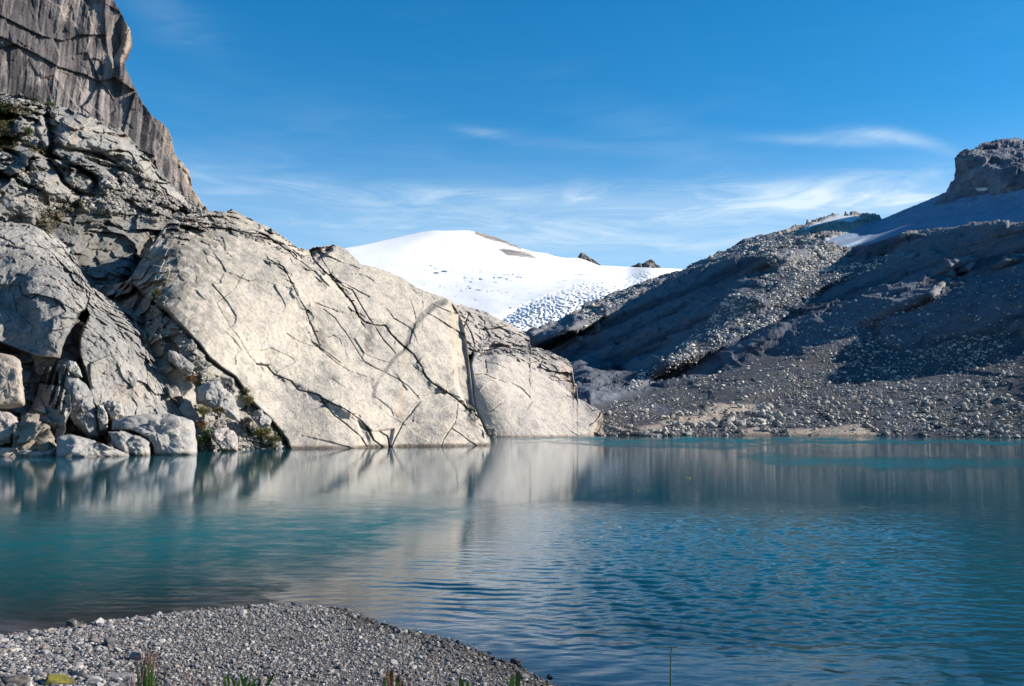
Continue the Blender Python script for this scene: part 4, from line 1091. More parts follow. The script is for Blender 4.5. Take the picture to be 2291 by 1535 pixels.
GREY = ((0.40, 0.385, 0.37), (0.48, 0.46, 0.435)); DARK = ((0.27, 0.265, 0.265), (0.37, 0.36, 0.355)); WARM = ((0.44, 0.37, 0.31), (0.52, 0.45, 0.39)); PINK = ((0.46, 0.405, 0.385), (0.54, 0.485, 0.46)); BROWN = ((0.27, 0.23, 0.19), (0.38, 0.34, 0.30))
outline_rock('shore_block', [(252, 962), (252, 942), (281, 930), (330, 927), (380, 928), (414, 934), (432, 942), (437, 962), (441, 1014), (440, 1026), (345, 1026), (341, 995), (313, 968), (275, 961)], 146, 2.6, 'massive pale grey block with flat top at the foot of the rounded hump', GREY, 41, (0.25, 0.35), fac=.2)
outline_rock('rounded_slab', [(240, 966), (260, 965), (285, 966), (307, 972), (325, 982), (334, 993), (338, 1004), (337, 1026), (290, 1026), (255, 1000)], 143, 2.2, 'rounded grey slab between the massive block and the low wedge', GREY, 42, (0.3, 0.5), fac=.2)
outline_rock('low_wedge', [(126, 1030), (126, 978), (150, 973), (165, 974), (192, 981), (215, 989), (242, 999), (270, 1009), (288, 1017), (292, 1030)], 139, 2.0, 'low wedge of grey rock sloping right into the water', GREY, 43, (0.35, 0.55), fac=.25)
outline_rock('square_block', [(226, 902), (245, 896), (271, 898), (276, 915), (278, 930), (258, 944), (248, 940), (238, 918)], 148, 1.4, 'bright squarish block resting above the massive shore block', GREY, 44, (0.3, 0.3), fac=.2)
outline_rock('tall_block', [(149, 841), (162, 839), (174, 845), (194, 861), (204, 877), (207, 902), (218, 922), (221, 942), (219, 978), (202, 982), (182, 964), (162, 942), (145, 918), (141, 889), (145, 861)], 147, 2.2, 'tall smooth grey block leaning beside the dark undercut', DARK, 45, (0.25, 0.25), fac=.2)
outline_rock('narrow_block', [(219, 906), (230, 906), (239, 924), (243, 940), (237, 960), (224, 966), (218, 940)], 146, 1.1, 'narrow upright grey stone right of the tall smooth block', GREY, 46, (0.3, 0.2))
outline_rock('perched_stone', [(145, 811), (156, 806), (168, 809), (178, 825), (183, 843), (166, 842), (151, 827)], 148, 1.1, 'small stone perched on top of the tall smooth block', GREY, 47, (0.25, 0.4))
outline_rock('orange_rock', [(-60, 792), (0, 789), (32, 797), (46, 808), (49, 835), (50, 861), (55, 881), (57, 908), (10, 918), (-60, 918)], 143, 2.4, 'warm orange-tinted rock left of the dark undercut', WARM, 48, (0.15, 0.2), fac=.12)
outline_rock('pink_boulder', [(-50, 922), (0, 917), (18, 921), (34, 932), (49, 948), (42, 962), (28, 974), (24, 992), (-50, 1000)], 141, 2.2, 'smooth pinkish white boulder at the far left edge of the shore', PINK, 49, (0.2, 0.3), fac=.15)
outline_rock('rubbly_rock', [(26, 984), (30, 962), (45, 938), (61, 922), (81, 930), (100, 948), (116, 966), (123, 980), (124, 1030), (50, 1030), (30, 1005)], 140.5, 2.2, 'rough brownish rubble-faced rock left of the dark waterline recess', BROWN, 50, (0.15, 0.35), fac=.5)
outline_rock('base_ledge', [(-50, 998), (0, 1000), (40, 1005), (60, 1013), (90, 1008), (123, 1004), (124, 1032), (-50, 1032)], 138.5, 1.6, 'thin pale ledge along the water at the far left', PINK, 51, (0.1, 0.6))
outline_rock('split_boulder', [(471, 968), (480, 961), (492, 957), (512, 958), (524, 968), (532, 982), (534, 1014), (497, 1012), (488, 992), (476, 976)], 161, 1.6, 'angular grey boulder with a dark left face by the shrubs', PINK, 52, (0.7, 0.1), fac=.3)
outline_rock('sloping_rock', [(440, 868), (448, 860), (465, 858), (488, 851), (502, 866), (524, 888), (533, 912), (539, 945), (516, 938), (499, 925), (465, 909), (445, 899)], 163, 2.0, 'long sloping pale rock above the shoreline shrubs', GREY, 53, (0.4, 0.4), fac=.25)
outline_rock('leaning_slab', [(376, 783), (392, 788), (410, 799), (436, 819), (430, 833), (419, 838), (405, 832), (392, 817), (378, 806)], 165, 1.6, 'grey slab lying on the debris ramp beside the rounded hump', DARK, 54, (0.3, 0.4))
outline_rock('dark_slab', [(500, 855), (508, 852), (516, 858), (525, 875), (522, 887), (512, 880), (502, 866)], 165, 0.8, 'small dark slab leaning against the long sloping rock', ((0.13, 0.125, 0.125), (0.2, 0.195, 0.19)), 55, (0.3, 0.2))
outline_rock('corner_boulder', [(566, 921), (583, 920), (597, 929), (606, 941), (604, 953), (582, 956), (566, 940)], 171, 1.5, 'grey boulder wedged against the slab behind the right-hand shrubs', GREY, 56, (0.3, 0.3))
outline_rock('shaded_stone', [(543, 938), (556, 930), (566, 944), (562, 956), (546, 952)], 168, 1.0, 'blocky stone with a shaded hollow left of the wedged grey boulder', BROWN, 57, (0.3, 0.3))

# ------------------------------------------------------------------ loose stones on the left
protos1 = [rock_shape(ICO1, 700 + k, 7, 0.12, 0.7) for k in range(10)]
protos2 = [rock_shape(ICO2, 800 + k, 8, 0.05, 0.75) for k in range(10)]


def scatter(name, shell, areas, label, cat, seed, mat=ROCK, dark=0.0):
    pos, siz = [], []
    for k, (pl, n, s0, s1) in enumerate(areas):
        q = rand_in(pl, n, seed + k)
        p, _ = shell.at(q[:, 0], q[:, 1])
        rr = np.random.default_rng(seed + 50 + k)
        z_ = s0 * np.exp(rr.exponential(0.45, n)); z_ = np.minimum(z_, s1)
        pos.append(p); siz.append(z_)
    pos, siz = np.concatenate(pos), np.concatenate(siz)
    ok = pos[:, 2] > -0.4
    pos, siz = pos[ok], siz[ok]
    rr = np.random.default_rng(seed + 99)
    cl = mixc((0.25, 0.24, 0.225), (0.47, 0.45, 0.42), rr.random(len(pos)) ** 0.8) * (1 - dark)
    vv_, ff_, cc_ = merge_rocks(protos1, pos, siz, seed + 7, cl, 0.15)
    return tag(link(name, mesh_from(name, vv_, ff_, mat, cc_, smooth=False)), label, cat, kind='stuff')


scatter('shore_rubble', slab, [([(440, 935), (470, 940), (540, 950), (600, 975), (645, 1003), (650, 1012), (440, 1014)], 1500, 0.16, 0.8), ([(420, 820), (450, 835), (490, 850), (470, 862), (430, 850), (405, 835)], 500, 0.14, 0.5), ([(250, 645), (300, 650), (350, 690), (430, 760), (470, 820), (430, 830), (380, 790), (300, 700)], 700, 0.14, 0.6), ([(445, 900), (500, 925), (545, 950), (560, 940), (470, 930), (430, 920)], 300, 0.15, 0.7), ([(400, 480), (470, 482), (560, 522), (640, 560), (700, 580), (640, 570), (560, 535), (470, 508), (380, 508)], 520, 0.12, 0.7)], 'pale broken stones heaped between the hump and the great slab', 'rubble', 910)
scatter('ledge_rubble', ledge, [([(190, 430), (230, 415), (270, 385), (300, 370), (340, 400), (370, 430), (400, 450), (470, 475), (470, 500), (380, 500), (300, 490), (230, 480), (180, 470)], 1700, 0.22, 1.1), ([(0, 214), (60, 222), (110, 236), (150, 246), (120, 262), (40, 244), (0, 230)], 240, 0.2, 0.9), ([(170, 600), (250, 640), (330, 690), (300, 660), (220, 600)], 200, .15, .5), ([(0, 345), (60, 380), (100, 440), (200, 470), (90, 480), (40, 420), (0, 390)], 300, .2, .8)], 'loose grey rubble strewn over the ledges above the hump', 'rubble', 930)
scatter('point_rubble', point, [([(1055, 775), (1090, 786), (1150, 778), (1210, 792), (1140, 792), (1060, 800)], 160, 0.25, 0.9), ([(1360, 945), (1470, 962), (1475, 980), (1350, 980)], 420, 0.3, 1.2), ([(1085, 950), (1110, 962), (1112, 980), (1092, 978)], 60, .3, .8)], 'small broken stones on the ledge and toe of the rock point', 'rubble', 950)

# ------------------------------------------------------------------ boulders over the right hillside
areas = [([(1330, 918), (1480, 865), (1660, 820), (1800, 790), (1930, 725), (1970, 765), (2100, 765), (2291, 742), (2400, 742), (2400, 982), (1340, 982)], 15000, 0.2, 1.05),
         ([(1500, 805), (1640, 665), (1740, 645), (1850, 650), (1780, 700), (1700, 740), (1560, 800), (1500, 822)], 2200, 0.45, 1.5),
         ([(1380, 880), (1500, 800), (1640, 760), (1500, 835), (1420, 872)], 500, 0.4, 1.2),
         ([(1700, 620), (1850, 600), (1985, 578), (1990, 592), (1850, 650), (1700, 645)], 800, 0.5, 1.7),
         ([(1532, 606), (1700, 534), (1820, 548), (1900, 560), (1860, 610), (1760, 620), (1700, 570), (1560, 604)], 2600, 0.5, 2.0),
         ([(1300, 700), (1391, 655), (1532, 606), (1560, 604), (1400, 680), (1300, 730)], 1000, .5, 1.8),
         ([(1500, 890), (1700, 800), (1950, 660), (2291, 600), (2291, 745), (2000, 790), (1700, 815)], 700, 0.35, 1.0),
         ([(1480, 930), (1720, 905), (1760, 950), (1500, 960)], 700, 0.4, 1.7)]
BP, BS = [], []
for k, (pl, n, s0, s1) in enumerate(areas):
    q = rand_in(pl, n, 1000 + k)
    keep = fbm(np.concatenate([q * 0.02, q[:, :1] * 0], 1), 3) + 0.12 > RNG.uniform(-.25, .25, len(q))
    for q_ in TANS: keep &= ~(inside(q[:, 0], q[:, 1], q_) & (RNG.random(len(q)) < .8))
    q = q[keep]
    p, _ = hill.at(q[:, 0], q[:, 1])
    BP.append(p); BS.append(np.minimum(s0 * np.exp(np.random.default_rng(60 + k).exponential(0.5, len(q))), s1))
BP, BS = np.concatenate(BP), np.concatenate(BS)
okb = BP[:, 2] > 0.0
BP, BS = BP[okb], BS[okb]
big = np.argsort(-(BS / BP[:, 1]))
big = big[(BP[big, 0] / BP[big, 1] * F + CX) < 2285][:290]
rest = np.setdiff1d(np.arange(len(BP)), big)
rr = np.random.default_rng(77)
cl = mixc((0.15, 0.15, 0.15), (0.66, 0.62, 0.57), rr.random(len(rest)) ** np.where(BP[rest, 1] > 480, .6, 1.3))  # farther stones made paler: sunlit speckle put into their colour
vv, ff, cc = merge_rocks(protos1 + protos2[:2], BP[rest], BS[rest], 78, cl, 0.2)
tag(link('hillside_rubble', mesh_from('hillside_rubble', vv, ff, rock_mat('rubble_rock', 1.0, .3, .2, .2, gain=.9), cc, smooth=False)), 'countless smaller stones strewn over the shaded right hillside', 'rubble', kind='stuff')
BME = [mesh_from('hillside_boulder', *rock_shape(ICO3, 900 + k, 10, 0.06, 0.8), BOULDER, smooth=False) for k in range(9)]
for i in big:
    o = link('hillside_boulder', BME[int(rr.integers(0, 9))], loc=tuple(BP[i] + np.array([0, 0, BS[i] * .3])))
    o.scale = (BS[i],) * 3
    o.rotation_euler = (rr.normal(0, .3), rr.normal(0, .3), rr.uniform(0, 6.28))
    d_ = BP[i, 1]
    if d_ < 330: tag(o, 'pale boulder on the low boulder field beside the far shore', 'boulder', 'boulders by the far shore')
    elif d_ < 480: tag(o, 'pale boulder catching the sun on the middle of the right hillside', 'boulder', 'boulders on the middle hillside')
    else: tag(o, 'sunlit boulder on the high ledges of the right hillside', 'boulder', 'boulders on the high ledges')

# ================================================================== plants
def leaf_quads(cent, dirs, ln_, wd, rr):
    """one bent four-sided leaf per centre"""
    n = len(cent)
    d = dirs / (np.linalg.norm(dirs, axis=1, keepdims=True) + 1e-9)
    sd = np.cross(d, rr.normal(size=(n, 3))); sd /= (np.linalg.norm(sd, axis=1, keepdims=True) + 1e-9)
    l_, w_ = np.asarray(ln_)[:, None], np.asarray(wd)[:, None]
    v = np.stack([cent, cent + d * l_ * .5 + sd * w_, cent + d * l_, cent + d * l_ * .5 - sd * w_], 1).reshape(-1, 3)
    return v, (np.arange(n * 4).reshape(n, 4))


def tube(path, r0, r1, k=6):
    path = np.asarray(path, float)
    n = len(path)
    V_, F_ = [], []
    for i, p in enumerate(path):
        t = path[min(i + 1, n - 1)] - path[max(i - 1, 0)]
        t /= np.linalg.norm(t) + 1e-9
        a = np.cross(t, (0.3, 1, 0.2)); a /= np.linalg.norm(a) + 1e-9
        b = np.cross(t, a)
        rad = r0 + (r1 - r0) * i / (n - 1)
        for j in range(k):
            w_ = 2 * np.pi * j / k
            V_.append(p + rad * (math.cos(w_) * a + math.sin(w_) * b))
    for i in range(n - 1):
        for j in range(k):
            F_.append((i * k + j, i * k + (j + 1) % k, (i + 1) * k + (j + 1) % k, (i + 1) * k + j))
    return np.array(V_), np.array(F_)


def join(parts):
    V_, F_, o = [], [], 0
    for v, f in parts:
        V_.append(v); F_.append(f + o); o += len(v)
    return np.concatenate(V_), np.concatenate(F_)


def empty(name, loc, label, cat, group=None):
    o = bpy.data.objects.new(name, None); COL.objects.link(o); o.location = tuple(loc); o.empty_display_size = .2
    return tag(o, label, cat, group)


LEAFM = {n_: leaf_mat('leaves_' + n_, c_) for n_, c_ in {'green': (0.045, 0.085, 0.02), 'olive': (0.10, 0.095, 0.03), 'dark': (0.028, 0.05, 0.015), 'rust': (0.16, 0.075, 0.03), 'bright': (0.06, 0.13, 0.02), 'dry': (0.20, 0.16, 0.06), 'red': (0.16, 0.055, 0.05)}.items()}
STEMM = leaf_mat('stems', (0.10, 0.08, 0.045), .2, 0.0)


def shrub(shell, u, v, rad, mat, label, seed, hgt=0.8, group=None):
    p, _ = shell.at(np.array([float(u)]), np.array([float(v + rad * .7)]))
    p = p[0]
    k_ = min(p[1], 159.5 if 440 < u < 560 and v > 890 else p[1] - 1.0) / p[1]
    p = np.array([0, 0, CAMZ]) + (p - [0, 0, CAMZ]) * k_
    R = 1.2 * rad * p[1] / F
    rr_ = np.random.default_rng(seed)
    root = empty('shrub', p, label, 'shrub', group)
    stems, tips = [], []
    for k in range(16):
        a = rr_.uniform(0, 6.28); e = rr_.uniform(0.25, 1.0)
        tip = np.array([math.cos(a) * R * e, math.sin(a) * R * e, R * hgt * rr_.uniform(.8, 1.6) * (1.1 - .5 * e)])
        stems.append(tube([np.zeros(3) - [0, 0, 1.0], tip * .5 + [0, 0, .1 * R], tip], .03 * R, .01 * R, 4)); tips.append(tip)
    n = 1400
    tips = np.array(tips)
    k = rr_.integers(0, len(tips), n)
    cen = tips[k] * rr_.uniform(.55, 1.05, n)[:, None] + rr_.normal(0, R * .19, (n, 3))
    cen[:, 2] = np.maximum(cen[:, 2], -0.1)
    dirs = cen / R + rr_.normal(0, .7, (n, 3)) + [0, 0, .4]
    lv, lf = leaf_quads(cen, dirs, R * rr_.uniform(.10, .20, n), R * rr_.uniform(.03, .06, n), rr_)
    sv, sf = join(stems)
    link('stems', mesh_from('stems', sv, sf, STEMM), root)
    link('foliage', mesh_from('foliage', lv, lf, LEAFM[mat], smooth=False), root)
    return root


for i, (u_, v_, r_, m_, l_) in enumerate([
        (455, 921, 14, 'olive', 'olive and rust shrub above the shore rubble beside the hump'), (492, 917, 9, 'dry', 'small yellowish shrub right of the olive and rust one'),
        (452, 950, 11, 'rust', 'reddish shrub just above the dark green bush'), (464, 966, 8, 'bright', 'small bright green shrub between the reddish one and the angular boulder'), (452, 983, 15, 'dark', 'round dark green bush beside the massive shore block'),
        (560, 957, 16, 'green', 'green shrub under the wedged grey boulder'), (592, 966, 16, 'olive', 'olive shrub in the middle of the row below the slab'), (611, 982, 12, 'olive', 'low olive shrub nearest the water in the row below the slab'), (634, 970, 13, 'dark', 'dark shrub at the right end of the row against the slab'),
        (428, 846, 10, 'rust', 'rust-coloured shrub on the debris ramp'), (386, 816, 8, 'green', 'small green shrub in the gap beside the grey slab'), (420, 827, 8, 'dry', 'dry yellow-green shrub under the grey slab on the ramp'), (556, 895, 11, 'dry', 'dry brownish shrub below the end of the ramp crack'), (548, 875, 9, 'olive', 'thin olive growth on the ramp crack')]):
    shrub(slab, u_, v_, r_, m_, l_, 40 + i)
for i, (u_, v_, r_, m_, l_) in enumerate([(62, 290, 12, 'green', 'green bush on the ledges at the upper left'), (112, 232, 9, 'green', 'low green shrub at the foot of the streaked wall'), (75, 222, 7, 'dark', 'small dark shrub left of the low green one under the wall'), (350, 652, 9, 'olive', 'olive shrub on the ramp behind the hump')]):
    shrub(ledge if i < 3 else slab, u_, v_, r_, m_, l_, 70 + i, .6)
# heath-like ground cover at the far left
q = np.concatenate([rand_in([(-40, 225), (20, 232), (36, 245), (30, 290), (38, 325), (25, 340), (-40, 335)], 5000, 5), rand_in([(80, 505), (95, 470), (180, 447), (210, 452), (150, 478), (110, 530)], 1500, 6), rand_in([(0, 235), (60, 232), (90, 250), (50, 260), (0, 250)], 1200, 7), rand_in([(60, 320), (110, 338), (118, 352), (70, 340)], 500, 8)])
p, _ = ledge.at(q[:, 0], q[:, 1])
rr = np.random.default_rng(8)
lv, lf = leaf_quads(p + rr.normal(0, .15, p.shape), rr.normal(0, 1, p.shape) + [0, -.3, .8], rr.uniform(.3, .6, len(p)), rr.uniform(.06, .14, len(p)), rr)
tag(link('heath', mesh_from('heath', lv, lf, leaf_mat('heath_leaves', (0.07, 0.062, 0.022), .6), smooth=False)), 'brownish olive heath covering the ledges at the far left', 'heath', kind='stuff')


def on_bank(u, dist):
    x = float(ray(u, 1535.0)[0]) * dist
    return np.array([x, dist, float(ground_z(np.array(x), np.array(dist))[0])])


def height_to(v, base):
    """height of a plant whose tip is seen at v"""
    return CAMZ + float(ray(0.0, v)[1]) * base[1] - base[2]


# grass tuft with seed heads
def blade(base, hgt, lean, az, w0, rr_, n=7):
    t = np.linspace(0, 1, n)
    cx_ = np.stack([base[0] + lean * t ** 2 * math.cos(az), base[1] + lean * t ** 2 * math.sin(az), base[2] + hgt * t], -1)
    sd = np.array([-math.sin(az + .6), math.cos(az + .6), 0]) if abs(math.sin(az)) > .6 else np.array([1, .2, 0])
    w_ = (w0 * (1 - t ** 1.5) + .0006)[:, None]
    v = np.stack([cx_ - sd * w_, cx_ + sd * w_], 1).reshape(-1, 3)
    f = np.array([[2 * i, 2 * i + 1, 2 * i + 3, 2 * i + 2] for i in range(n - 1)])
    return v, f, cx_[-1]


def grass(u, dist, vtop, n, spread, label, seed, heads=True, mat='green', name='grass_tuft'):
    b = on_bank(u, dist)
    H_ = height_to(vtop, b)
    rr_ = np.random.default_rng(seed)
    root = empty(name, b, label, 'grass')
    bl, hd = [], []
    for k in range(n):
        off = np.array([*rr_.normal(0, spread, 2), -.02])
        tall = rr_.random() < .45
        hh = H_ * (rr_.uniform(.75, 1.0) if tall else rr_.uniform(.35, .8))
        v, f, tip = blade(off, hh, rr_.uniform(.0, .10) + .1 * abs(rr_.normal()) * (not tall), rr_.uniform(0, 6.28), rr_.uniform(.006, .011), rr_)
        bl.append((v, f))
        if heads and tall:
            m_ = 26
            tt = rr_.random(m_)
            ce = tip - np.array([0, 0, 1]) * (tt * .11)[:, None] + rr_.normal(0, .005, (m_, 3))
            hd.append(leaf_quads(ce, rr_.normal(0, .4, (m_, 3)) + [0, 0, 1], rr_.uniform(.012, .022, m_), rr_.uniform(.002, .004, m_), rr_))
    v, f = join(bl)
    link('blades', mesh_from('blades', v, f, LEAFM[mat], smooth=False), root)
    for v, f in hd:
        link('seed_head', mesh_from('seed_head', v, f, LEAFM['red'], smooth=False), root)
    return root


grass(328, 14.6, 1452, 80, .06, 'green grass tuft with reddish seed heads at the bottom left', 1)
grass(345, 14.3, 1462, 26, .06, 'sparser grass tuft leaning just right of the tallest tuft', 2)
grass(298, 14.2, 1490, 16, .05, 'short brownish grass tuft left of the tallest tuft', 3, mat='rust')
grass(410, 14.2, 1505, 12, .05, 'thin reddish grass stems between the tall tuft and the leafy plant', 4, mat='rust')
grass(465, 14.2, 1512, 8, .04, 'few short red stems left of the leafy green plant', 5, mat='red')
grass(812, 13.8, 1518, 4, .02, 'pair of thin brown stems left of the red seed plant', 6, False, 'rust')


def leafy(u, dist, vtop, n, label, seed, mat='bright', wide=.25, lw=.16):
    b = on_bank(u, dist)
    H_ = height_to(vtop, b)
    rr_ = np.random.default_rng(seed)
    root = empty('leafy_plant', b, label, 'plant')
    st, lv_ = [], []
    for k in range(n):
        a = rr_.uniform(0, 6.28); le = rr_.uniform(.3, 1) * wide
        tip = np.array([math.cos(a) * le, math.sin(a) * le, H_ * rr_.uniform(.55, .85)])
        st.append(tube([np.zeros(3), tip * [.4, .4, .6], tip], .005, .003, 5))
        d = tip * [.8, .8, .5]; d /= np.linalg.norm(d); d = d + [0, 0, .5]; d /= np.linalg.norm(d)
        ln_ = H_ * .32 * rr_.uniform(.8, 1.2)
        sd = np.cross(d, [0.2, 1, .1]); sd /= np.linalg.norm(sd)
        nn = 7
        t = np.linspace(0, 1, nn)
        w_ = 0.55 * lw * ln_ * np.sin(np.pi * np.clip(t * .95 + .04, 0, 1)) ** .8
        cen = tip + d * (t * ln_)[:, None] - np.array([0, 0, 1]) * (t ** 2 * ln_ * .25)[:, None]
        fold = np.array([0, 0, 1]) * (w_ * .35)[:, None]
        v = np.stack([cen - sd * w_[:, None] + fold, cen, cen + sd * w_[:, None] + fold], 1).reshape(-1, 3)
        f = np.array([q_ for i in range(nn - 1) for q_ in ([3 * i, 3 * i + 1, 3 * i + 4, 3 * i + 3], [3 * i + 1, 3 * i + 2, 3 * i + 5, 3 * i + 4])])
        lv_.append((v, f))
    v, f = join(st); link('stems', mesh_from('stems', v, f, STEMM), root)
    v, f = join(lv_); link('leaves', mesh_from('leaves', v, f, LEAFM[mat]), root)
    return root


leafy(525, 14.3, 1506, 12, 'green leafy plant at the bottom edge left of centre', 11)
leafy(556, 14.0, 1513, 9, 'smaller green leafy plant right of the first leafy one', 12)
leafy(872, 13.8, 1518, 6, 'green leaves at the foot of the red seed plant', 13, 'bright', .15)
leafy(1022, 13.6, 1527, 4, 'low green leaves at the bottom edge of the gravel', 14, 'green', .15)
leafy(1056, 13.6, 1524, 5, 'low leafy sprout right of the low green leaves', 15, 'bright', .12)
leafy(1150, 13.6, 1526, 4, 'lone yellow-green sprout nearest the water at the bottom', 16, 'bright', .1)


def dock(u, dist, vtop, label, seed):
    b = on_bank(u, dist)
    H_ = height_to(vtop, b)
    rr_ = np.random.default_rng(seed)
    root = empty('dock_plant', b, label, 'plant')
    st, hd = [], []
    for k in range(5):
        a = rr_.uniform(0, 6.28)
        tip = np.array([.08 * math.cos(a), .06 * math.sin(a), H_ * rr_.uniform(.8, 1)])
        st.append(tube([np.zeros(3), tip * [.5, .5, .5], tip], .005, .002, 5))
        m_ = 170
        t = rr_.uniform(.45, 1, m_)
        ce = tip * t[:, None] + rr_.normal(0, .022, (m_, 3)) * (1.1 - t)[:, None] * 2
        hd.append(leaf_quads(ce, rr_.normal(0, .8, (m_, 3)) + [0, 0, .8], rr_.uniform(.015, .03, m_), rr_.uniform(.005, .009, m_), rr_))
    v, f = join(st); link('stems', mesh_from('stems', v, f, LEAFM['rust']), root)
    v, f = join(hd); link('seed_heads', mesh_from('seed_heads', v, f, LEAFM['red'], smooth=False), root)


dock(878, 13.8, 1482, 'reddish brown seed plant on the gravel at the bottom centre', 21)
dock(905, 13.9, 1496, 'shorter reddish seed plant right of the taller one', 22)

# tall stalk in front of the lake
b = on_bank(1496, 9.0)
H_ = height_to(1447, b)
root = empty('tall_stalk', b, 'single tall green stalk standing in front of the lake water', 'plant')
zz_ = np.linspace(0, 1, 14)
x1 = float(ray(1503, 1447)[0]) * 9.0 - b[0]
path = np.stack([x1 * zz_ ** 1.5 - .006 * np.sin(zz_ * 9), 0 * zz_, H_ * zz_], -1)
v, f = tube(path, .011, .006, 7); link('stem', mesh_from('stem', v, f, leaf_mat('stalk_green', (0.06, 0.085, 0.03), .1, 0)), root)
rr = np.random.default_rng(3)
n = 90
t = rr.uniform(.3, .97, n); ce = np.stack([np.interp(t, zz_, path[:, 0]), 0 * t, H_ * t], -1)
lv, lf = leaf_quads(ce, rr.normal(0, 1, (n, 3)) * [1, 1, .3] + [0, 0, .5], rr.uniform(.014, .03, n), rr.uniform(.003, .006, n), rr)
link('leaflets', mesh_from('leaflets', lv, lf, LEAFM['green'], smooth=False), root)

# floating weed far out on the water
for i, (u_, v_, sz, lb) in enumerate([(1540, 1071, .15, 'clump of yellow-green leaves floating on the lake'), (1428, 1098, .08, 'tiny scrap of floating leaves nearer and left of the clump'), (1444, 1096, .06, 'tiny floating scrap beside the other scrap of leaves')]):
    d_ = float(wl(v_)); p = pt(np.array(float(u_)), np.array(float(v_)), d_)
    root = empty('floating_weed', (p[0], p[1], 0.02), lb, 'weed')
    rr = np.random.default_rng(30 + i)
    n = 120
    ce = rr.normal(0, 1, (n, 3)) * [sz, sz, .25 * sz] * np.array([.55, .55, .5]); ce[:, 2] = np.abs(ce[:, 2])
    lv, lf = leaf_quads(ce, rr.normal(0, 1, (n, 3)) + [0, 0, .6], rr.uniform(.3, .6, n) * sz, rr.uniform(.1, .2, n) * sz, rr)
    link('leaves', mesh_from('leaves', lv, lf, leaf_mat('weed_leaves', (0.30, 0.30, 0.12), .5), smooth=False), root)
    v, f = join([tube([rr.normal(0, sz * .3, 3) * [1, 1, 0], rr.normal(0, sz * .6, 3) * [1, 1, .1] + [0, 0, .06]], .008, .004, 4) for _ in range(6)])
    link('twigs', mesh_from('twigs', v, f, STEMM), root)

# ================================================================== lake surface
wy = np.concatenate([np.linspace(4, 11, 30), 11.2 * (90 / 11.2) ** np.linspace(0, 1, 760), np.linspace(90.5, 330, 130), np.linspace(334, 700, 30)])
wx = np.linspace(-0.74, 0.70, 760)
gy, gxr = np.meshgrid(wy, wx, indexing='ij')
gx = gxr * (gy + 6)
px = CX + F * gx / gy * 1.0
py = HOR + F * CAMZ / gy * 1.0
shd = -land_sd(gx, np.minimum(gy, 80.0))
depth = np.where(gy < 80, np.clip(-ground_z(gx, np.minimum(gy, 80.0))[0], 0, 6), 6.0)
depth = np.maximum(depth, 0.0)
P2 = np.stack([gx, gy, 0 * gx], -1)
# ripples: crests bend round the spit; a breeze works the middle of the lake
zw = np.zeros(gx.shape)
rw = np.random.default_rng(44)
warp = 1.2 * fbm(P2 * 0.06, 3)
chop = np.clip(sstep(1125, 1185, py) * sstep(1480, 1390, py) * sstep(1080, 1480, px) * sstep(2420, 1900, px), 0, 1)
dyr = np.gradient(gy, axis=0)
for sp, (lam_, slope, ang) in enumerate([(.80, .050, 62), (.72, .050, 118), (.95, .045, 95), (.60, .045, 48), (.55, .045, 130), (.48, .045, 78), (.44, .040, 106), (1.3, .030, 88), (.36, .03, 60), (.34, .03, 125)]):
    k_ = 2 * np.pi / lam_
    th = math.radians(ang)
    ph = k_ * (gx * math.cos(th) + gy * math.sin(th) + warp * .35) + sp * 1.7
    env = np.clip(.5 + 1.1 * fbm(P2 * np.array([.16, .22, 1]) + sp * 11, 3), 0, 1.5)
    zw += slope / k_ * env * np.sin(ph + 0.6 * np.sin(ph)) * sstep(0.5, 0.25, dyr / lam_) * (.16 + 2.1 * chop)
# wave trains that wrap the tip of the spit
tip = (float(ray(800, 1378)[0]) * float(wl(1378)), float(wl(1378)) - 3.0)
rd = np.hypot((gx - tip[0]) * .8, gy - tip[1])
env = np.clip(.6 + .9 * fbm(P2 * .2 + 77, 3), 0, 1.3) * sstep(20, 7, rd) * sstep(0.55, 0.25, dyr / .75)
rd2 = rd + 1.6 * fbm(P2 * .13 + 5, 4) + .3 * fbm(P2 * .8, 3)
zw += (.010 + .016 * sstep(820, 980, px)) * env * np.clip(.3 + 1.6 * fbm(P2 * np.array([.35, .5, 1]) + 31, 3), 0, 1.2) * np.sin(2 * np.pi * rd2 / .85)


wu = px + 130 * fbm(np.stack([px * .004, py * .03, 0 * px], -1), 4, .65)
wv_ = py + 20 * fbm(np.stack([px * .006, py * .05, 0 * px], -1) + 9, 5, .7)


def pz(pts, s=10):
    return poly(wu, wv_, pts, s)


calm = np.clip(pz([(-900, 1010), (1130, 990), (1400, 990), (1320, 1118), (900, 1128), (500, 1130), (300, 1165), (-900, 1190)], 8), 0, 1)
ruff = np.clip(.75 * pz([(-900, 1280), (300, 1285), (640, 1300), (620, 1370), (300, 1420), (-900, 1500)], 22) + pz([(-900, 1185), (300, 1160), (420, 1150), (900, 1131), (1040, 1140), (900, 1175), (860, 1230), (700, 1290), (0, 1300), (-900, 1310)], 48)
               + pz([(1160, 982), (1400, 981), (2600, 984), (2600, 992), (1800, 991), (1400, 990)], 3) * .9 + pz([(1130, 988), (1500, 992), (1900, 1000), (1500, 1003), (1250, 994)], 2) * .5
               + pz([(1640, 1018), (1900, 1024), (2400, 1030), (2400, 1044), (1950, 1048), (1760, 1040)], 9) * .7, 0, 1)
ruff = ruff * np.clip(.80 + .9 * fbm(np.stack([px * .012, py * .12, 0 * px], -1) + 5, 4, .7), .1, 1)
work = np.clip(sstep(1110, 1150, py) * sstep(980, 1450, px) * (1 - .75 * sstep(1390, 1470, py) * sstep(2200, 1800, px)), 0, 1)
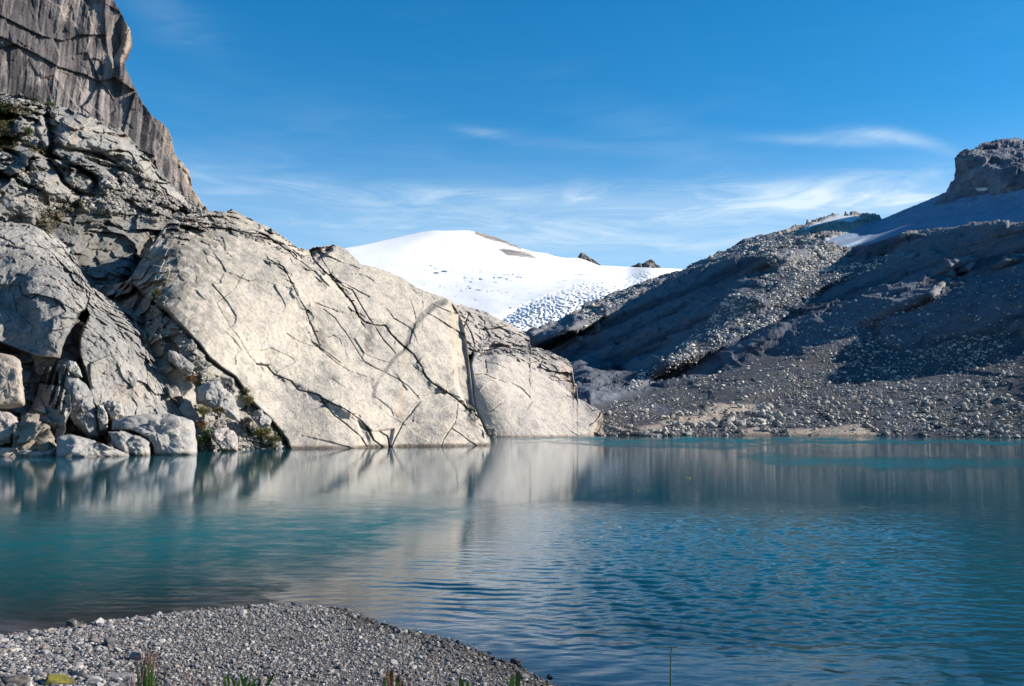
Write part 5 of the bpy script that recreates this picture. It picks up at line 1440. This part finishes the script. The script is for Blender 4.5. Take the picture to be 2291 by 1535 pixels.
act = np.clip(0.16 + 0.9 * work + 0.8 * ruff + .5 * sstep(1290, 1340, py) * sstep(900, 600, px), 0.06, 1) * (1 - .85 * calm)
zw *= (1 - .8 * calm) * sstep(-.1, 1.2, shd)
f = grid_faces(*gx.shape)
m, nt, out = newmat('lake_water')
tc = nd(nt, 'ShaderNodeTexCoord')
A = lambda n_: nd(nt, 'ShaderNodeAttribute', attribute_name=n_).outputs['Fac']


def M(op, a, b=None, c_=None):
    n_ = nd(nt, 'ShaderNodeMath', operation=op)
    for i_, x in enumerate((a, b, c_)):
        if x is None: continue
        if isinstance(x, (int, float)): n_.inputs[i_].default_value = x
        else: nt.links.new(x, n_.inputs[i_])
    return n_.outputs[0]


def noise(scale, vec, det=4.0, ro=.55):
    n_ = nd(nt, 'ShaderNodeTexNoise', i_Scale=1.0, i_Detail=det, i_Roughness=ro)
    mp = nd(nt, 'ShaderNodeMapping'); mp.inputs['Scale'].default_value = vec
    mp.inputs['Rotation'].default_value = (0, 0, scale)
    nt.links.new(tc.outputs['Object'], mp.inputs[0]); nt.links.new(mp.outputs[0], n_.inputs['Vector'])
    return n_.outputs[0]


actA, rufA = A('act'), A('ruffle')
hN = M('ADD', M('MULTIPLY', noise(.12, (.9, 2.2, 1)), .6), M('ADD', M('MULTIPLY', noise(-.2, (.35, .8, 1), 3), 1.0), M('MULTIPLY', noise(.3, (3.0, 6.0, 1)), .18)))
bp = nd(nt, 'ShaderNodeBump', i_Distance=0.10)
nt.links.new(hN, bp.inputs['Height'])
nt.links.new(M('ADD', 0.02, M('MULTIPLY', M('ADD', M('MULTIPLY', actA, .42), M('MULTIPLY', rufA, .8)), 1.0)), bp.inputs['Strength'])
fr = nd(nt, 'ShaderNodeFresnel', i_IOR=1.33); nt.links.new(bp.outputs[0], fr.inputs['Normal'])
fac = M('MULTIPLY', fr.outputs[0], M('SUBTRACT', .96, M('MULTIPLY', rufA, .82)))
gl = nd(nt, 'ShaderNodeBsdfGlossy'); gl.inputs['Color'].default_value = (.95, .97, 1, 1)
nt.links.new(bp.outputs[0], gl.inputs['Normal'])
nt.links.new(M('ADD', M('SUBTRACT', .06, M('MULTIPLY', actA, .035)), M('MULTIPLY', rufA, .14)), gl.inputs['Roughness'])
body = nd(nt, 'ShaderNodeBsdfDiffuse')
bc = ramp(nt, rufA, [(0, (.003, .070, .092)), (1, (.003, .105, .128))])
nt.links.new(bc, body.inputs['Color'])
tr = nd(nt, 'ShaderNodeBsdfTransparent'); tr.inputs['Color'].default_value = (.80, .84, .90, 1)
op = M('SUBTRACT', 1.0, M('POWER', 2.718, M('MULTIPLY', A('depth'), -.42)))
mb = nd(nt, 'ShaderNodeMixShader'); nt.links.new(op, mb.inputs[0]); nt.links.new(tr.outputs[0], mb.inputs[1]); nt.links.new(body.outputs[0], mb.inputs[2])
mf = nd(nt, 'ShaderNodeMixShader'); nt.links.new(fac, mf.inputs[0]); nt.links.new(mb.outputs[0], mf.inputs[1]); nt.links.new(gl.outputs[0], mf.inputs[2])
nt.links.new(mf.outputs[0], out.inputs[0])
me = mesh_from('lake', np.stack([gx, gy, zw], -1).reshape(-1, 3), f[:, ::-1], m, attrs={'act': act, 'ruffle': ruff, 'depth': depth})
tag(link('lake', me), 'turquoise glacial lake with wind ripples and cliff reflections', 'lake', kind='structure')

# ================================================================== sky, sun, camera
world = bpy.data.worlds.new('World'); SC.world = world; world.use_nodes = True
nt = world.node_tree
for n in list(nt.nodes): nt.nodes.remove(n)
out = nd(nt, 'ShaderNodeOutputWorld'); bg = nd(nt, 'ShaderNodeBackground')
sky = nd(nt, 'ShaderNodeTexSky'); sky.sky_type = 'NISHITA'; sky.sun_disc = False
sky.sun_elevation = SUN_EL; sky.sun_rotation = SUN_AZ; sky.altitude = 1800; sky.air_density = 1.0; sky.dust_density = 0.15; sky.ozone_density = 3.0
hs = nd(nt, 'ShaderNodeHueSaturation'); hs.inputs['Hue'].default_value = 0.492; hs.inputs['Saturation'].default_value = 1.35; hs.inputs['Value'].default_value = 0.98
nt.links.new(sky.outputs[0], hs.inputs['Color'])
tc = nd(nt, 'ShaderNodeTexCoord')
sx = nd(nt, 'ShaderNodeSeparateXYZ'); nt.links.new(tc.outputs['Generated'], sx.inputs[0])
X_, Y_, Z_ = sx.outputs
az = M('ARCTAN2', X_, Y_)
el = M('ARCSINE', Z_)


def cloud_noise(sx_, sy_, rot, off, det=8.0, ro=.6, dis=0.6):
    cmb = nd(nt, 'ShaderNodeCombineXYZ')
    nt.links.new(az, cmb.inputs[0]); nt.links.new(el, cmb.inputs[1]); cmb.inputs[2].default_value = off
    mp = nd(nt, 'ShaderNodeMapping'); mp.inputs['Rotation'].default_value = (0, 0, rot); mp.inputs['Scale'].default_value = (sx_, sy_, 1)
    mp.vector_type = 'POINT'
    nt.links.new(cmb.outputs[0], mp.inputs[0])
    n_ = nd(nt, 'ShaderNodeTexNoise', i_Scale=1.0, i_Detail=det, i_Roughness=ro, i_Distortion=dis)
    nt.links.new(mp.outputs[0], n_.inputs['Vector'])
    return n_.outputs[0]


def smooth(x, a, b):
    n_ = nd(nt, 'ShaderNodeMapRange', interpolation_type='SMOOTHSTEP'); n_.inputs[1].default_value = a; n_.inputs[2].default_value = b
    nt.links.new(x, n_.inputs[0]); return n_.outputs[0]


def wisp(u, v, lu, lv, rot, amt, curve=0.0):
    """soft streak of ice cloud: centre and half sizes as sky angles"""
    a0, e0 = (u - CX) / F, (HOR - v) / F
    da, de = M('SUBTRACT', az, a0), M('SUBTRACT', el, e0)
    c_, s_ = math.cos(rot), math.sin(rot)
    p_ = M('ADD', M('MULTIPLY', da, c_), M('MULTIPLY', de, s_)); q_ = M('SUBTRACT', M('MULTIPLY', de, c_), M('MULTIPLY', da, s_))
    if curve: q_ = M('ADD', q_, M('MULTIPLY', M('MULTIPLY', p_, p_), curve))
    d_ = M('ADD', M('POWER', M('DIVIDE', p_, lu / F), 2.0), M('POWER', M('DIVIDE', q_, lv / F), 2.0))
    return M('MULTIPLY', M('POWER', 2.718, M('MULTIPLY', d_, -1.0)), amt)


n1 = cloud_noise(8, 48, .06, 1.3, 9.0, .62, 1.0)
n2 = cloud_noise(5, 28, -.05, 7.7)
band = M('ADD', wisp(1520, 465, 420, 38, -.03, 1.0), M('ADD', wisp(1950, 470, 260, 45, -.02, .9), M('ADD', wisp(1250, 530, 520, 45, -.05, .75), wisp(560, 440, 330, 50, -.10, .40))))
band = M('ADD', band, wisp(1150, 450, 300, 22, -.06, .5))
den = M('MULTIPLY', band, M('ADD', .20, M('MULTIPLY', smooth(n1, .36, .74), .62)))
ws = M('ADD', wisp(1085, 305, 70, 10, -.16, .16), M('ADD', wisp(1965, 350, 110, 13, -.22, .36, 2.2), M('ADD', wisp(1830, 350, 130, 10, -.12, .22), M('ADD', wisp(1500, 330, 200, 50, -.35, .07), M('ADD', wisp(395, 120, 100, 45, -.4, .08), M('ADD', wisp(1250, 325, 160, 16, -.12, .08), wisp(800, 330, 500, 90, -.15, .04)))))))
den = M('ADD', den, M('MULTIPLY', ws, M('ADD', .35, smooth(n1, .3, .7))))
den = M('ADD', den, M('MULTIPLY', smooth(n2, .5, .8), M('MULTIPLY', .05, smooth(el, .55, .1))))
den = M('ADD', den, M('MULTIPLY', .46, smooth(el, .30, .06)))
den = M('MINIMUM', den, 1.0)
mx = nd(nt, 'ShaderNodeMixRGB'); nt.links.new(den, mx.inputs[0]); nt.links.new(hs.outputs[0], mx.inputs[1]); mx.inputs[2].default_value = (4.3, 5.2, 5.9, 1)
nt.links.new(mx.outputs[0], bg.inputs[0]); bg.inputs[1].default_value = 0.09
nt.links.new(bg.outputs[0], out.inputs[0])

sun = bpy.data.lights.new('sun', 'SUN'); sun.energy = 5.0; sun.angle = math.radians(.53); sun.color = (1, .915, .80)
so = bpy.data.objects.new('sun', sun); COL.objects.link(so); so.rotation_euler = Vector(L).to_track_quat('Z', 'Y').to_euler()
so.location = (300, -100, 400)

cam = bpy.data.cameras.new('camera'); co = bpy.data.objects.new('camera', cam); COL.objects.link(co)
cam.sensor_width = 36.0; cam.lens = 36.0 * F / W; cam.clip_start = .1; cam.clip_end = 40000
co.location = (0, 0, CAMZ); co.rotation_euler = (math.pi / 2 + PITCH, 0, 0)
SC.camera = co
SC.view_settings.view_transform = 'Standard'; SC.view_settings.look = 'None'; SC.view_settings.gamma = 1; SC.view_settings.exposure = 1.0
